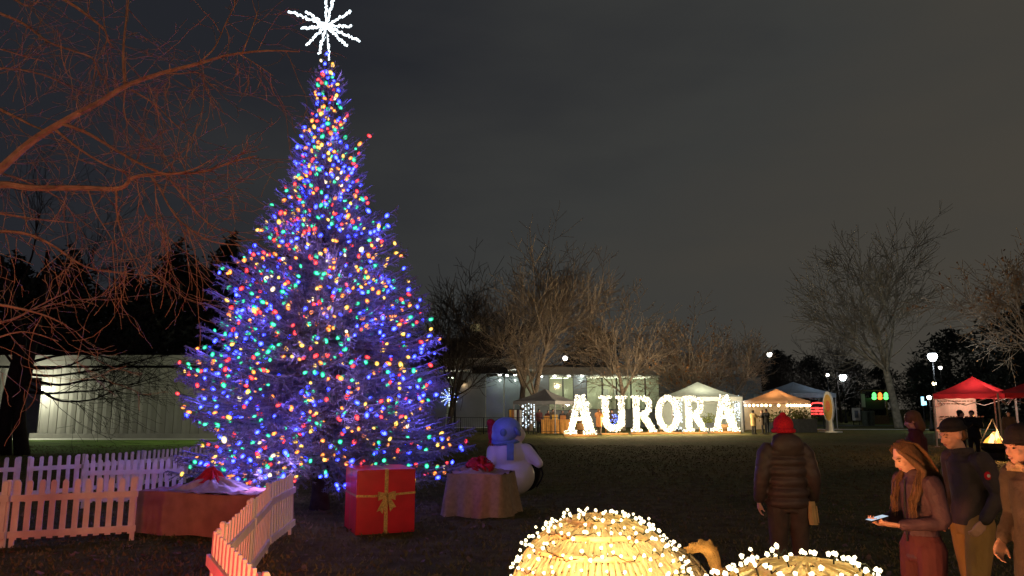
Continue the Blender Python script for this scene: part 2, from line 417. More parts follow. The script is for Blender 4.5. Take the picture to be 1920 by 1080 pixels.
def branch(zt, th, R_):
    lift = .62 - 1.02 * max(0, 1 - zt / ZTOP) ** .7          # upper limbs rise, lower ones droop
    zb = zt - R_ * lift
    zb = max(.25, min(ZTOP + .2, zb))
    tip = V((math.cos(th) * R_, math.sin(th) * R_, zt)); base = V((0, 0, zb))
    sag = V((0, 0, -.10 * R_))
    def pt(t): return base.lerp(tip, t) + sag * (4 * t * (1 - t)) + V((0, 0, .08 * R_ * t ** 4))
    n = 6; C.tube([pt(i / n) for i in range(n + 1)], [.012 + .022 * (1 - i / n) * min(1, R_ / 2) for i in range(n + 1)], 3, cap=False)
    out = (tip - base).normalized(); side = out.cross(V((0, 0, 1))).normalized()
    t = .16; k = 0; step = .085 / max(.25, R_)
    while t < 1.0:
        p = pt(t); k += 1
        ln = (.13 + .40 * (1 - t) * min(1, R_ / 1.6)) * rng.uniform(.7, 1.2)
        s = side * (1 if k % 2 else -1)
        d = (out * rng.uniform(.55, 1.0) + s * rng.uniform(.5, 1.0) + V((0, 0, rng.uniform(-.45, .5))))
        brush(p, d, ln, int(8 + ln * 24), .066, .016)
        if rng.random() < .4: brush(p, out * .4 + V((rng.uniform(-.4,.4), rng.uniform(-.4,.4), rng.choice((-.9, .8)))), ln * .7, 7, .06, .013)
        t += step
    brush(pt(.9), (pt(1) - pt(.85)), .26, 14, .07, .012)
    for _ in range(3):
        q = rng.uniform(.55, 1.0) ; cand.append((pt(q) + V((rng.uniform(-.07,.07), rng.uniform(-.07,.07), rng.uniform(-.05,.09))), th, q))
NB = 1050
for i in range(NB):
    while True:
        zt = rng.uniform(.38, ZTOP)
        if rng.random() < (rad(zt, rng.random() * 6.28) / 2.9) ** .62 + .05: break
    th = (i * 2.39996 + rng.uniform(-.3, .3)) % (2 * math.pi)
    Rr = rad(zt, th) * rng.choice((.58, .78, .88, .95, 1.0, 1.0, 1.04))
    branch(zt, th, max(.12, Rr))
# the two limbs that stand clear of the outline on the right, one on the left
for px, py in ((694, 272), (684, 296), (745, 408), (738, 428), (732, 450), (414, 515), (408, 545), (340, 702), (345, 720), (893, 858), (885, 838), (893, 826), (318, 905), (330, 880)):
    q = P(px, py, YT); dx = q.x - cx - LEAN * q.z; branch(q.z, math.atan2(rng.uniform(-.25, .1), dx), abs(dx))
for k in range(34):                                            # the leader
    zt = ZTOP - .55 + .9 * k / 34; a = k * 2.4
    brush(V((.03, 0, zt)), V((math.cos(a), math.sin(a), .9)), .20 * (1 - k / 50), 9, .06, .012)
C.v = [lean(p) for p in C.v]; C.build('crown', M['needle'], spruce)

# ------------------------------------------------------------------ strings of bulbs, twelve of them, each wound round its own height
bulb_me = {}
for cn, (ms, mc) in BULBS.items():
    b = MB(); b.mat(0).ball((0, 0, 0), (.040, .040, .055), 8, 6); b.mat(1).ball((0, 0, -.006), (.028, .028, .038), 6, 4)
    me = bpy.data.meshes.new('bulb_' + cn); me.from_pydata([tuple(p) for p in b.v], [], b.f); me.materials.append(ms); me.materials.append(mc)
    me.polygons.foreach_set('material_index', b.m); me.polygons.foreach_set('use_smooth', [True] * len(b.f)); bulb_me[cn] = me
NS, PER = 17, 98
front = [c for c in cand if math.sin(c[1]) < .28]; back = [c for c in cand if math.sin(c[1]) >= .28]
rng.shuffle(front); rng.shuffle(back)
pts = []
def far_enough(p):
    return all((p - q).length_squared > .0068 for q in pts)
for c in front:
    if len(pts) >= NS * PER * .84: break
    if far_enough(c[0]): pts.append(c[0])
for c in back:
    if len(pts) >= NS * PER: break
    if far_enough(c[0]): pts.append(c[0])
for a in range(9): pts.append(V((.03 + .13 * math.cos(a * 2.2), -.02 + .13 * math.sin(a * 2.2), ZTOP - .35 + a * .075)))
pts = [lean(p) for p in pts]; pts.sort(key=lambda p: p.z)
ORD = ['lowest', 'second', 'third', 'fourth', 'fifth', 'sixth', 'seventh', 'eighth', 'ninth', 'tenth', 'eleventh', 'twelfth', 'thirteenth', 'fourteenth', 'fifteenth', 'sixteenth', 'topmost']
cols = ['blue'] * 30 + ['orange'] * 19 + ['red'] * 15 + ['green'] * 18 + ['yellow'] * 12 + ['white'] * 2 + ['green'] * 4
per = len(pts) / NS
for s in range(NS):
    band = pts[int(s * per):int((s + 1) * per)][:100]
    band.sort(key=lambda p: math.atan2(p.y, p.x - LEAN * p.z))
    lb = ('lowest string of coloured bulbs round the skirt of the spruce' if s == 0 else 'topmost string of coloured bulbs on the spruce, just under the white star' if s == NS - 1
          else f'{ORD[s]} string of coloured bulbs up from the skirt of the spruce')
    st = thing('light_string', lb, 'string lights', (cx, YT, band[0].z), 0, 'strings of coloured bulbs on the spruce')
    org = V((0, 0, band[0].z))
    wv = MB()
    for a, b in zip(band, band[1:]):
        m_ = (a + b) / 2; m_.x *= .96; m_.y *= .96; m_.z -= .03
        wv.tube([a - org, m_ - org, b - org], .0035, 3, cap=False)
    wv.build('wire', M['wire'], st)
    for q in range(6):                                         # the light its bulbs give, by their mixed colour
        p = band[int((q + .5) * len(band) / 6)] - org; hv = V((p.x - LEAN * band[0].z, p.y, 0)).normalized() * .22
        if p.z + org.z < 1.4 and abs(p.x - 1.3) < 1.1 and p.y < 0: continue
        lamp('string_glow', p + hv + V((0, 0, .03)), ((.16, .12, 1.0), (.17, .11, 1.0), (.44, .26, .9))[q % 3], 15 if s < 4 else 9 if s < NS - 4 else 6, .10, st)
    for p in band:
        o = bpy.data.objects.new('bulb', bulb_me[rng.choice(cols)]); COL.objects.link(o); o.parent = st
        o.location = p - org; o.rotation_euler = (rng.uniform(-1.2, 1.2), rng.uniform(-1.2, 1.2), rng.random() * 6.28); o.scale = (rng.uniform(.68, 1.08),) * 3

# ------------------------------------------------------------------ the star
sc_ = P(611, 48, YT)
star = thing('star_topper', 'glowing white starburst of lit rods on the tip of the spruce', 'star', sc_)
def glow_rod(a, b, seed):
    r_ = random.Random(seed); m = MB(); d = b - a; n = max(4, int(d.length / .035))
    m.tube([a, b], .010, 5)
    x = d.normalized().orthogonal().normalized(); y = d.normalized().cross(x)
    for i in range(n):
        t = (i + .5) / n; an = r_.random() * 6.28
        m.ball(a + d * t + (x * math.cos(an) + y * math.sin(an)) * .016, r_.uniform(.017, .030), 6, 4)
    return m
rays_px = [(546,30,-.2),(566,5,.35),(616,-32,-.12),(624,-34,.3),(650,29,.45),(664,36,-.3),(673,73,.1),(656,98,-.25),(623,76,-.6),(613,104,.2),(604,112,-.25),(577,77,-.5),(566,70,.35)]
for i, (px, py, dy) in enumerate(rays_px):
    q = P(px, py, YT) - sc_; q.y = dy
    glow_rod(q.normalized() * .04, q, i).build('ray', E['star'], star)
h = MB(); h.ball((0, 0, 0), .055, 8, 6); h.build('hub', E['star'], star)
h = MB(); h.tube([(0, .02, -.02), (V((cx + LEAN * ZTOP + .03, YT, ZTOP + .2)) - sc_)], .014, 6); h.build('pole', M['iron'], star)

# ================================================================== picket fence
def picket_panel(a, b, label, hgt=.87, n=None, posts=(True, True)):
    a, b = V(a), V(b); a.z = b.z = 0; L_ = (b - a).length
    FR = random.Random(label)
    t = thing('picket_fence', label, 'fence', a, math.atan2(b.y - a.y, b.x - a.x), 'white picket fence panels round the spruce')
    t.rotation_euler.x = FR.uniform(-.03, .03); n = n or int(L_ / .155); m = MB(); w_ = .072
    for i in range(n):
        x = (i + .5) * L_ / n + FR.uniform(-.006, .006); top = hgt + FR.uniform(-.008, .006)
        poly = [(x - w_/2, .10), (x + w_/2, .10), (x + w_/2, top - .03), (x + w_*.3, top), (x - w_*.3, top), (x - w_/2, top - .03)]
        m.prism(poly, -.012, .012)
    m.build('pickets', M['white_vinyl'], t)
    for z in (.17, .64):
        r = MB(); r.box((L_/2, -.027, z), (L_ - .01, .028, .085)); r.build('rail', M['white_vinyl'], t)
    for k, x in enumerate((.05, L_ - .05)):
        if posts[k]:
            p = MB(); p.box((x, .032, hgt/2 - .02), (.06, .036, hgt + .03)); p.box((x, .032, hgt + .003), (.07, .046, .02), taper=.6); p.build('post', M['white_vinyl'], t)
    return t
def gx(px, Y):  # ground point at a photo column and a distance
    q = P(px, 900, Y); return V((q.x, Y, 0))
picket_panel(gx(-330, 10.1), gx(22, 10.35), 'white picket fence panel cut by the left edge, before the purple-lit fence')
picket_panel(gx(24, 10.37), gx(262, 10.95), 'orange-lit white picket fence panel beside the reddish cloth-covered box', n=11)
picket_panel(gx(509, 9.95), gx(553, 11.5), 'short white picket fence panel whose far end stands before the spruce')
picket_panel(gx(424, 6.6), gx(473, 8.2), 'white picket fence panel seen edge on, joined to the red-lit one', n=10)
picket_panel(gx(475, 8.28), gx(505, 9.8), 'white picket fence panel seen edge on, second along from the red-lit one', n=10)
picket_panel(gx(402, 6.3), gx(494, 4.6), 'red-lit white picket fence panel, the nearest one', n=12)
# the run behind the spruce
for (p0, y0, p1, y1, lb) in ((-140, 14.6, 38, 15.2, 'purple-lit picket fence panel by the dark tree trunks, at the left edge'),
                             (48, 15.25, 150, 16.0, 'purple-lit picket fence panel behind the orange-lit one'),
                             (152, 16.05, 262, 17.4, 'purple-lit picket fence panel behind the reddish box'),
                             (263, 17.45, 345, 19.0, 'purple-lit picket fence panel beside the low left limbs of the spruce'),
                             (346, 19.05, 420, 20.6, 'dim picket fence panel half hidden behind the spruce')):
    picket_panel(gx(p0, y0), gx(p1, y1), lb)
picket_panel(gx(153, 14.3), gx(345, 14.9), 'bright blue picket fence panel just behind the reddish box', n=15)

# ================================================================== boxes under the spruce
# reddish box with crumpled cloth on its top
a = G(262, 1001); b = G(490, 1012)
bx_c = (a + b) / 2; ang = math.atan2(b.y - a.y, b.x - a.x); L_ = (b - a).length; D_ = 1.05; H_ = .60
crate = thing('draped_box', 'low wide box under reddish-brown cloth, grey crumpled cloth on its top', 'box', bx_c + V((0, D_/2, 0)), ang, 'cloth-covered boxes under the spruce')
rr = random.Random(3)
def drape(L_, D_, H_, seed, fold=.03, flare=.06, kf=9):
    m = MB(); r_ = random.Random(seed); ph = [r_.random() * 6.28 for _ in range(8)]
    per_ = 2 * (L_ + D_)
    def edge(u):
        s = u * per_
        if s < L_: return V((-L_/2 + s, -D_/2, 0)), V((0, -1, 0))
        s -= L_
        if s < D_: return V((L_/2, -D_/2 + s, 0)), V((1, 0, 0))
        s -= D_
        if s < L_: return V((L_/2 - s, D_/2, 0)), V((0, 1, 0))
        s -= L_
        return V((-L_/2, D_/2 - s, 0)), V((-1, 0, 0))
    def fn(u, v):
        p, n = edge(min(u, .9999)); k = (1 - v)
        w_ = fold * (math.sin(u*per_*kf + ph[0] + 1.5*math.sin(u*per_*2+ph[1])) * .6 + math.sin(u*per_*kf*2.3 + ph[2]) * .4) * (.15 + k)
        return p + n * (w_ + flare * k) + V((0, 0, H_ * v + .01 + (.012 * math.sin(u*40 + ph[3])) * k + .015 * math.sin(u * per_ * 3 + ph[4]) * v))
    m.grid(fn, 160, 12, wrap=True)
    def tp(u, v):
        x, y = (u - .5) * L_, (v - .5) * D_
        return V((x, y, H_ + .012 + .018 * math.sin(x*9 + ph[5]) * math.sin(y*11 + ph[6]) + .012 * math.sin(x*23 + y*17 + ph[7])))
    m.grid(tp, 40, 24)
    return m
drape(L_, D_, H_, 4, .012, .03, 4).build('cover', M['burlap_red'], crate, smooth=True)
def crumple(c, rx, ry, hz, seed, n=26):
    m = MB(); r_ = random.Random(seed); ph = [r_.random() * 6.28 for _ in range(10)]
    def fn(u, v):
        th = u * 6.283; rr_ = v
        rip = math.sin(th*5 + ph[0]) * .5 + math.sin(th*11 + ph[1] + v*4) * .35 + math.sin(th*17 + ph[2] - v*7) * .2
        e = 1 + .16 * math.sin(th*3 + ph[3]) + .1 * math.sin(th*7 + ph[4])
        z = hz * (1 - v) ** 1.25 * (1 + .25 * rip) + .03 * (1 + rip) * math.sin(v * 3.14) + .012
        return V(c) + V((rx * rr_ * e * math.cos(th), ry * rr_ * e * math.sin(th), max(.006, z)))
    m.grid(fn, 90, n, wrap=True); return m
crumple((-.05, 0, H_), .62, .42, .17, 8).build('crumpled_cloth', M['grey_cloth'], crate, smooth=True)
crumple((-.12, .05, H_ + .10), .26, .22, .20, 21).build('red_wrap', M['red_cloth'], crate, smooth=True)

# burlap box with a red bow
a = G(832, 968); b = G(942, 973)
ang = math.atan2(b.y - a.y, b.x - a.x) - .04
L_ = .98; D_ = 1.0; H_ = .70
crate2 = thing('draped_box', 'burlap-covered box with a red bow, in front of the snowman', 'box', (a + b)/2 + V((.13, .52, 0)), R(-13), 'cloth-covered boxes under the spruce')
drape(L_, D_, H_, 9, .06, .12, 9).build('cover', M['burlap'], crate2, smooth=True)
crumple((-.1, 0, H_), .42, .36, .10, 5).build('gathered_cloth', M['burlap'], crate2, smooth=True)
bw = MB(); r_ = random.Random(2)
for i in range(46):
    d = V((r_.gauss(0, 1), r_.gauss(0, 1), abs(r_.gauss(0, .8)))).normalized(); s = d.cross(V((r_.random(), r_.random(), r_.random()))).normalized()
    pts_ = [V((-.02, -.05, H_ + .06)) + d * (.05 + .19 * math.sin(k / 6 * 3.14)) + s * (.09 * math.cos(k / 6 * 3.14)) for k in range(7)]
    pts_ = [V((p.x * 1.15, p.y, max(H_ + .03, p.z * 1.0))) for p in pts_]
    for p, q in zip(pts_, pts_[1:]):
        o = d.cross(s) * .02; bw.quad(p - o, p + o, q + o, q - o)
bw.build('bow', M['red_cloth'], crate2)

# the red gift
a = G(666, 1004); b = G(777, 997)
ang = math.atan2(b.y - a.y, b.x - a.x); W_ = (b - a).length; H_ = .93; D_ = .95
gift = thing('gift_box', 'big shiny red gift box tied with gold ribbon, before the spruce', 'gift', (a + b)/2 + V((-math.sin(ang), math.cos(ang), 0)) * D_/2, ang)
g_ = MB(); g_.box((0, 0, H_/2), (W_, D_, H_)); bxo = g_.build('box', M['gift_red'], gift)
bv = bxo.modifiers.new('edge', 'BEVEL'); bv.width = .008; bv.segments = 2
def ribbon(pts_, w_, ax, seed):
    m = MB(); r_ = random.Random(seed)
    for i in range(len(pts_) - 1):
        p, q = V(pts_[i]), V(pts_[i+1]); n = max(2, int((q-p).length / .02)); 
        for k in range(n):
            s0 = p.lerp(q, k/n); s1 = p.lerp(q, (k+1)/n); o = V(ax) * (w_/2)
            m.quad(s0 - o, s0 + o, s1 + o, s1 - o)
    return m
e_ = .006
ribbon([(0, -D_/2-e_, .0), (0, -D_/2-e_, H_+e_), (0, D_/2+e_, H_+e_), (0, D_/2+e_, 0)], .055, (1, 0, 0), 1).build('ribbon', M['gold'], gift)
zr = H_ * .60
ribbon([(-W_/2-e_, D_/2, zr-.01), (-W_/2-e_, -D_/2-e_, zr), (-.2, -D_/2-e_-.002, zr-.012), (W_/2+e_, -D_/2-e_, zr+.02), (W_/2+e_, D_/2, zr)], .032, (0, 0, 1), 1).build('ribbon', M['gold'], gift)
ribbon([(-W_/2-e_, -.0, 0), (-W_/2-e_, 0, H_+e_+.002), (W_/2+e_, 0, H_+e_+.002), (W_/2+e_, 0, 0)], .03, (0, 1, 0), 1).build('ribbon', M['gold'], gift)
bw = MB()
yb = -D_/2 - .03
for sx in (-1, 1):
    lp = [(0, 0), (.05*sx, .035), (.11*sx, .05), (.135*sx, 0), (.12*sx, -.055), (.05*sx, -.03), (0, 0)]
    for (x0, z0), (x1, z1) in zip(lp, lp[1:]):
        bw.quad((x0, yb - .035, zr + z0), (x0, yb + .02, zr + z0), (x1, yb + .02, zr + z1), (x1, yb - .035, zr + z1))
    bw.prism([(.0, zr), (.022*sx, zr + .01), (.145*sx, zr - .235 + .06*(sx > 0)), (.10*sx, zr - .215 + .03*(sx > 0)), (.055*sx, zr - .27 + .03*(sx > 0))][::sx], yb - .012, yb - .002)
    bw.prism([(.01*sx, zr - .035), (.13*sx, zr - .075), (.135*sx, zr + .055), (.02*sx, zr + .03)][::sx], yb - .02, yb - .014)
bw.ball((0, yb - .015, zr), (.03, .025, .03), 8, 6)
bw.build('bow', M['gold'], gift)

# ================================================================== inflatable snowman, its back to us
sn = G(972, 930); sn.y += .25
snow = thing('inflatable_snowman', 'white inflatable snowman with a blue hat and scarf, behind the burlap box', 'snowman', sn)
def sx(px): return (P(px, 860, sn.y).x - sn.x)
def sz(py): return P(960, py, sn.y).z
b = MB()
b.ball((sx(962), 0, .40), (.47, .46, .42), 24, 16)
b.ball((sx(953), 0, sz(853)), (.40, .38, .36), 24, 16)
b.ball((sx(962), .03, sz(815)), (.27, .24, .22), 20, 12)
b.limb([(sx(985), -.05, sz(845)), (sx(998), -.12, sz(856)), (sx(1010), -.2, sz(868))], [.17, .13, .10], 14)
b.limb([(sx(925), -.05, sz(845)), (sx(922), -.2, sz(862))], [.15, .12], 14)
b.build('body', M['inflat_white'], snow, remesh=.025, smooth_it=6)
hb = MB(); hb.ball((sx(950), -.02, sz(806)), (.325, .31, .28), 24, 16); hb.ball((sx(944), -.02, sz(818)), (.27, .32, .2), 20, 12)
hb.build('hat', M['inflat_blue'], snow, remesh=.02, smooth_it=4)
eb = MB(); eb.ball((sx(970), -.22, sz(808)), (.06, .14, .12), 14, 10, Euler((0, R(-35), 0)).to_matrix()); eb.ball((sx(944), -.32, sz(810)), (.075, .06, .085), 14, 10)
eb.build('earmuff', M['scarf_blue'], snow, smooth=True)
sb = MB(); sb.tube([(sx(948) + .27*math.cos(k/16*6.283), .26*math.sin(k/16*6.283), sz(829) + .015*math.sin(k)) for k in range(17)], .06, 8)
sb.grid(lambda u, v: V((sx(957) + (u-.5)*.15, -.30 - .13*math.sin(v*2.2) , sz(829) - .36*v)), 4, 10)
sb.build('scarf', M['scarf_blue'], snow, smooth=True)
rb = MB(); rb.ball((sx(922), .1, sz(805)), (.10, .12, .22), 16, 12); rb.ball((sx(924), .05, sz(818)), (.11, .13, .13), 14, 10); rb.ball((sx(919), .08, sz(793)), (.085, .1, .09), 12, 8)
for k in range(6): rb.limb([(sx(918 + k*3.5), -.1, sz(826)), (sx(915 + k*4), -.14 - .01*k, sz(836 + (k % 3)*2))], [.016, .009], 6)
rb.build('red_tassel', M['red_cloth'], snow, remesh=.015)
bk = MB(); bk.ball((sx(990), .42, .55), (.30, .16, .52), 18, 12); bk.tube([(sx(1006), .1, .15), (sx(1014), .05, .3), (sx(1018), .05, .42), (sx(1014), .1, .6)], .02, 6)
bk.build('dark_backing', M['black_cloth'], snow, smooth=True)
# ================================================================== bare trees
def grow(mt, mc, p, d, L_, r, lv, top, rng, up, kids, wob, leaves=None, lr=.3, split=.55, mr=.006):
    n = 6 if lv == 0 else (5 if lv == 1 else 4)
    pts = [p.copy()]; ds = [d.copy()]; q = p.copy()
    for i in range(n):
        d = (d + V((rng.gauss(0, wob), rng.gauss(0, wob), rng.gauss(0, wob) + up[min(lv, len(up)-1)]))).normalized()
        q = q + d * (L_ / n); pts.append(q.copy()); ds.append(d.copy())
    rs = [max(mr, r * (1 - (.55 if lv == 0 else .75) * i / n)) for i in range(n + 1)]
    (mt if lv == 0 else mc).tube(pts, rs, 8 if lv == 0 else (5 if lv == 1 else 3), cap=False)
    if leaves is not None and lv >= top - 1:
        for _ in range(2):
            if rng.random() < lr: leaves.append(pts[rng.randrange(1, len(pts))])
    if lv == top: return
    for k in range(kids[lv]):
        t = rng.uniform(split if lv == 0 else .2, 1.0) if k else 1.0
        f = t * n; i = min(n - 1, int(f)); b = pts[i].lerp(pts[i+1], f - i)
        ax = ds[i].orthogonal(); ax.rotate(Quaternion(ds[i], k * 2.4 + rng.uniform(-.5, .5)))
        a = R(rng.uniform(18, 48)) if k else R(rng.uniform(4, 18))
        nd = (ds[i] * math.cos(a) + ax * math.sin(a)).normalized()
        grow(mt, mc, b, nd, L_ * rng.uniform(.5, .8) * (1.05 - .3 * t if k else .9), max(mr, rs[min(n, i+1)] * rng.uniform(.5, .72)), lv + 1, top, rng, up, kids, wob, leaves, lr, split, mr)
def leaf_cards(m, pts, size, rng, spread=.25):
    for p in pts:
        c = p + V((rng.gauss(0, spread), rng.gauss(0, spread), rng.gauss(0, spread)))
        q = Euler((rng.random()*6, rng.random()*6, rng.random()*6)).to_matrix(); s = size * rng.uniform(.6, 1.3)
        m.quad(c + q @ V((-s, 0, 0)), c + q @ V((0, -s*.6, 0)), c + q @ V((s, 0, .2*s)), c + q @ V((0, s*.6, 0)))
def bare_tree(label, loc, H, r, seed, bark='bark', lean=(0, 0), up=(.0, .08, .06, .03), kids=(8, 6, 5, 4), wob=.07, top=4, trunk=.45, leaves=0, lsize=.12, stems=1, split=.5, group='bare trees of the park'):
    rng = random.Random(seed); t = thing('bare_tree', label, 'tree', loc, 0, group)
    mt, mc, lv = MB(), MB(), []
    for s in range(stems):
        a = s * 2.5 + seed
        d = V((lean[0] + (.14 * math.cos(a) if stems > 1 else 0), lean[1] + (.14 * math.sin(a) if stems > 1 else 0), 1)).normalized()
        grow(mt, mc, V((.18*math.cos(a), .18*math.sin(a), -.1)) if stems > 1 else V((0, 0, -.1)), d, H * trunk, r, 0, top, rng, up, kids, wob, lv if leaves else None, leaves, split, .02)
    mt.build('trunk', M[bark], t, smooth=True); mc.build('crown', M[bark], t)
    if leaves:
        ml = MB(); leaf_cards(ml, lv, lsize, rng); ml.build('dry_leaves', M['dead_leaf'], t)
    return t
def GB(px, Y): q = P(px, 800, Y); return V((q.x, Y, 0))
bare_tree('tall vase-shaped bare tree rising behind the grey tent', GB(990, 62), 18.5, .28, 3, up=(.0, .10, .07, .04), kids=(13, 8, 5, 3), stems=2, trunk=.44, split=.3)
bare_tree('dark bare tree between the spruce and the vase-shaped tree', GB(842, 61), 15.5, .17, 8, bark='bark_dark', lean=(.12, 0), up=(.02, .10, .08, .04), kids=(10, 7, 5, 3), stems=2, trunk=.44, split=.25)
bare_tree('straight bare tree with a few brown leaves behind the letters U and R', GB(1168, 62), 13.2, .22, 15, up=(.0, .09, .06, .03), kids=(12, 7, 5, 3), trunk=.5, leaves=.07, lsize=.11, split=.35)
bare_tree('smaller tree holding orange-brown leaves behind the letter O', GB(1288, 66), 12.5, .17, 22, stems=3, kids=(8, 6, 4, 3), up=(.0, .08, .05, .02), trunk=.42, leaves=.13, lsize=.13, split=.3)
bare_tree('low wide bare tree leaning right behind the white tent', GB(1368, 68), 12.5, .22, 31, lean=(.12, 0), up=(.0, .03, .04, .03), kids=(10, 7, 5, 3), wob=.1, trunk=.42, split=.35)
bare_tree('big bare tree with a pale lamp-lit trunk beside the street lamp', GB(1686, 70), 22.0, .40, 44, bark='bark_pale', lean=(-.05, 0), up=(.0, .07, .05, .03), kids=(10, 7, 6, 5), wob=.06, trunk=.50, split=.42)
bare_tree('faint bare tree between the round sign and the pale trunk', GB(1578, 92), 15.0, .22, 52, bark='bark_dark', up=(.0, .08, .05, .03), kids=(8, 6, 5, 3), trunk=.42, split=.3)
# far wood: copies of two bare trees and of two evergreens
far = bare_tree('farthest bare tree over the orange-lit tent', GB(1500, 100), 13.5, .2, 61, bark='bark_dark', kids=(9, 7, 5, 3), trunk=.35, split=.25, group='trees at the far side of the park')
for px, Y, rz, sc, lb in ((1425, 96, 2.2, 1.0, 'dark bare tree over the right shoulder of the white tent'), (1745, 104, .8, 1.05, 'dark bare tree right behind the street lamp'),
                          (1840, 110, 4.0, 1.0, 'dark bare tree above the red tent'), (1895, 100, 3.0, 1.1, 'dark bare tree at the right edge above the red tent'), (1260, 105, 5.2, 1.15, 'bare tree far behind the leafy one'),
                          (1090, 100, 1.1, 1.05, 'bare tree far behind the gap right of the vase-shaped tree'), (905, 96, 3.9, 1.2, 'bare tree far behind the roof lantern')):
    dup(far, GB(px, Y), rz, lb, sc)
def evergreen(label, loc, H, W_, seed, shape='cone', n=5200, group='dark evergreens at the edge of the park'):
    rng = random.Random(seed); t = thing('evergreen_tree', label, 'tree', loc, 0, group)
    tr = MB(); tr.tube([(0, 0, -.1), (0, 0, H*.5), (0, 0, H*.9)], [.28, .18, .04], 7); tr.build('trunk', M['bark_dark'], t)
    m = MB(); lobes = [(rng.uniform(.05, .9), rng.random()*6.28, rng.uniform(.75, 1.1)) for _ in range(34)]
    for i in range(n):
        z, th0, sc_ = lobes[rng.randrange(len(lobes))]; z = min(1, max(.02, z + rng.gauss(0, .07))); th = th0 + rng.gauss(0, .45)
        prof_ = (.45 + .55*math.sin(min(1, z*1.25)*3.14159)) * min(1, (1 - z)*3.2) ** .6 if shape == 'cone' else math.sqrt(max(0, 1 - (1.75*z - .8) ** 2))
        rr_ = W_ * prof_ * sc_ * min(1.25, abs(rng.gauss(.55, .3))); c = V((rr_*math.cos(th), rr_*math.sin(th), .06*H + z*H*.94 - .1*rr_))
        q = Euler((rng.gauss(0, .6), rng.gauss(0, .6), rng.random()*6.28)).to_matrix(); s = rng.uniform(.16, .38)
        m.tri(c + q @ V((-s, -.3*s, 0)), c + q @ V((s, -.1*s, 0)), c + q @ V((.1*s, .6*s, -.25*s)))
    m.build('crown', M['needle_dark'], t); return t
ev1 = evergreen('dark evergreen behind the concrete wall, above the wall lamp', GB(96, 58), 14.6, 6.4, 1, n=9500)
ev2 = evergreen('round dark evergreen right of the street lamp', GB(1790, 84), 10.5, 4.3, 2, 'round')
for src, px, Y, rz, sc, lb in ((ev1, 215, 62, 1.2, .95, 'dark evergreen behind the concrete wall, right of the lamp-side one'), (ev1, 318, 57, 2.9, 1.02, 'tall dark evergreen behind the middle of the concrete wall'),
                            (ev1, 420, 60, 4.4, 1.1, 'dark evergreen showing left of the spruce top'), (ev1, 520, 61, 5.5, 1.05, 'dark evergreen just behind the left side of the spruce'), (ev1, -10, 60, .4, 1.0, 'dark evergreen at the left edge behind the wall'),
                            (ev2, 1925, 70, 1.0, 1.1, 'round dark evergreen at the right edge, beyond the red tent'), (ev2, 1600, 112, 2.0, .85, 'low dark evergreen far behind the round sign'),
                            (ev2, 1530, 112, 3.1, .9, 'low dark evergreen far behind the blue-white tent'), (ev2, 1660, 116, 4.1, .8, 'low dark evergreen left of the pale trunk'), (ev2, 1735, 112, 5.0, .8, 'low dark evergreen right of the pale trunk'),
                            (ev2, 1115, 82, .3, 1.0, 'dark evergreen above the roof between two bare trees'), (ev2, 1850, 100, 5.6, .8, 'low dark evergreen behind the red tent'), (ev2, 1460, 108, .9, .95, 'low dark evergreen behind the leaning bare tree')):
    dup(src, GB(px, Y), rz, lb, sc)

# the tree at the left edge whose lit limbs reach into the picture
YL = 8.6
near = thing('bare_tree', 'nearest bare tree, its orange-lit limbs reaching in from the left edge', 'tree', GB(-190, YL), 0, 'bare trees of the park')
o_ = near.location
mt, mc = MB(), MB(); rng = random.Random(77)
def limb_px(pts, r0, r1, m, dy=0.0, n=6):
    w_ = [P(x, y, YL + dy * i / len(pts)) - o_ for i, (x, y) in enumerate(pts)]
    # smooth it
    sm = []
    for i in range(len(w_) - 1):
        a, b, c, d = w_[max(0, i-1)], w_[i], w_[i+1], w_[min(len(w_)-1, i+2)]
        for k in range(4):
            t = k / 4; sm.append(.5 * ((2*b) + (c-a)*t + (2*a-5*b+4*c-d)*t*t + (3*b-a-3*c+d)*t**3))
    sm.append(w_[-1]); L_ = len(sm) - 1
    m.tube(sm, [r0 + (r1 - r0) * (i / L_) ** .8 for i in range(L_ + 1)], n, cap=False)
    return sm
mt.tube([(0, 0, -.1), (.03, 0, 1.2), (0, 0, 2.6), (.1, 0, 3.6)], [.24, .2, .17, .12], 10)
mt.tube([(.1, 0, 3.5), (.0, .1, 4.6), (-.2, .3, 6.4), (-.1, .2, 8.2)], [.12, .1, .07, .03], 8)
limbs = []
def lb_(pts, r0, r1, dy=0.0, tw=1.0): limbs.append((limb_px(pts, r0, r1, mc, dy), tw))
base_px = [(-190, 420), (-110, 380)]
lb_(base_px + [(-40, 350), (0, 318), (60, 265), (130, 222), (190, 190), (235, 162), (300, 138), (370, 120), (430, 103), (500, 95), (562, 97)], .075, .007)
lb_([(-190, 430), (-90, 365), (0, 346), (60, 352), (150, 352), (225, 353), (252, 332), (310, 326), (380, 322), (440, 302), (482, 292)], .06, .006)
lb_([(235, 162), (231, 110), (234, 60), (241, 0), (246, -60)], .022, .008, .2)
lb_([(118, 232), (165, 250), (215, 280), (265, 308), (312, 326), (360, 318), (395, 300)], .024, .006, -.2)
lb_([(100, 240), (150, 280), (205, 312), (250, 325)], .018, .007, .3)
lb_([(-120, 250), (-40, 195), (20, 215), (62, 236), (100, 250)], .03, .008, .3)
lb_([(-60, -60), (60, -30), (130, 5), (172, 35), (195, 55), (203, 75), (210, 90)], .028, .007, .4)
lb_([(-80, -10), (0, 25), (45, 45), (90, 78), (130, 93), (172, 108), (182, 130), (192, 150)], .022, .006, .5)
lb_([(-60, 80), (0, 92), (40, 104), (84, 115)], .012, .005, .4)
lb_([(22, -10), (40, 7), (62, 10), (80, -10)], .016, .01, .2)
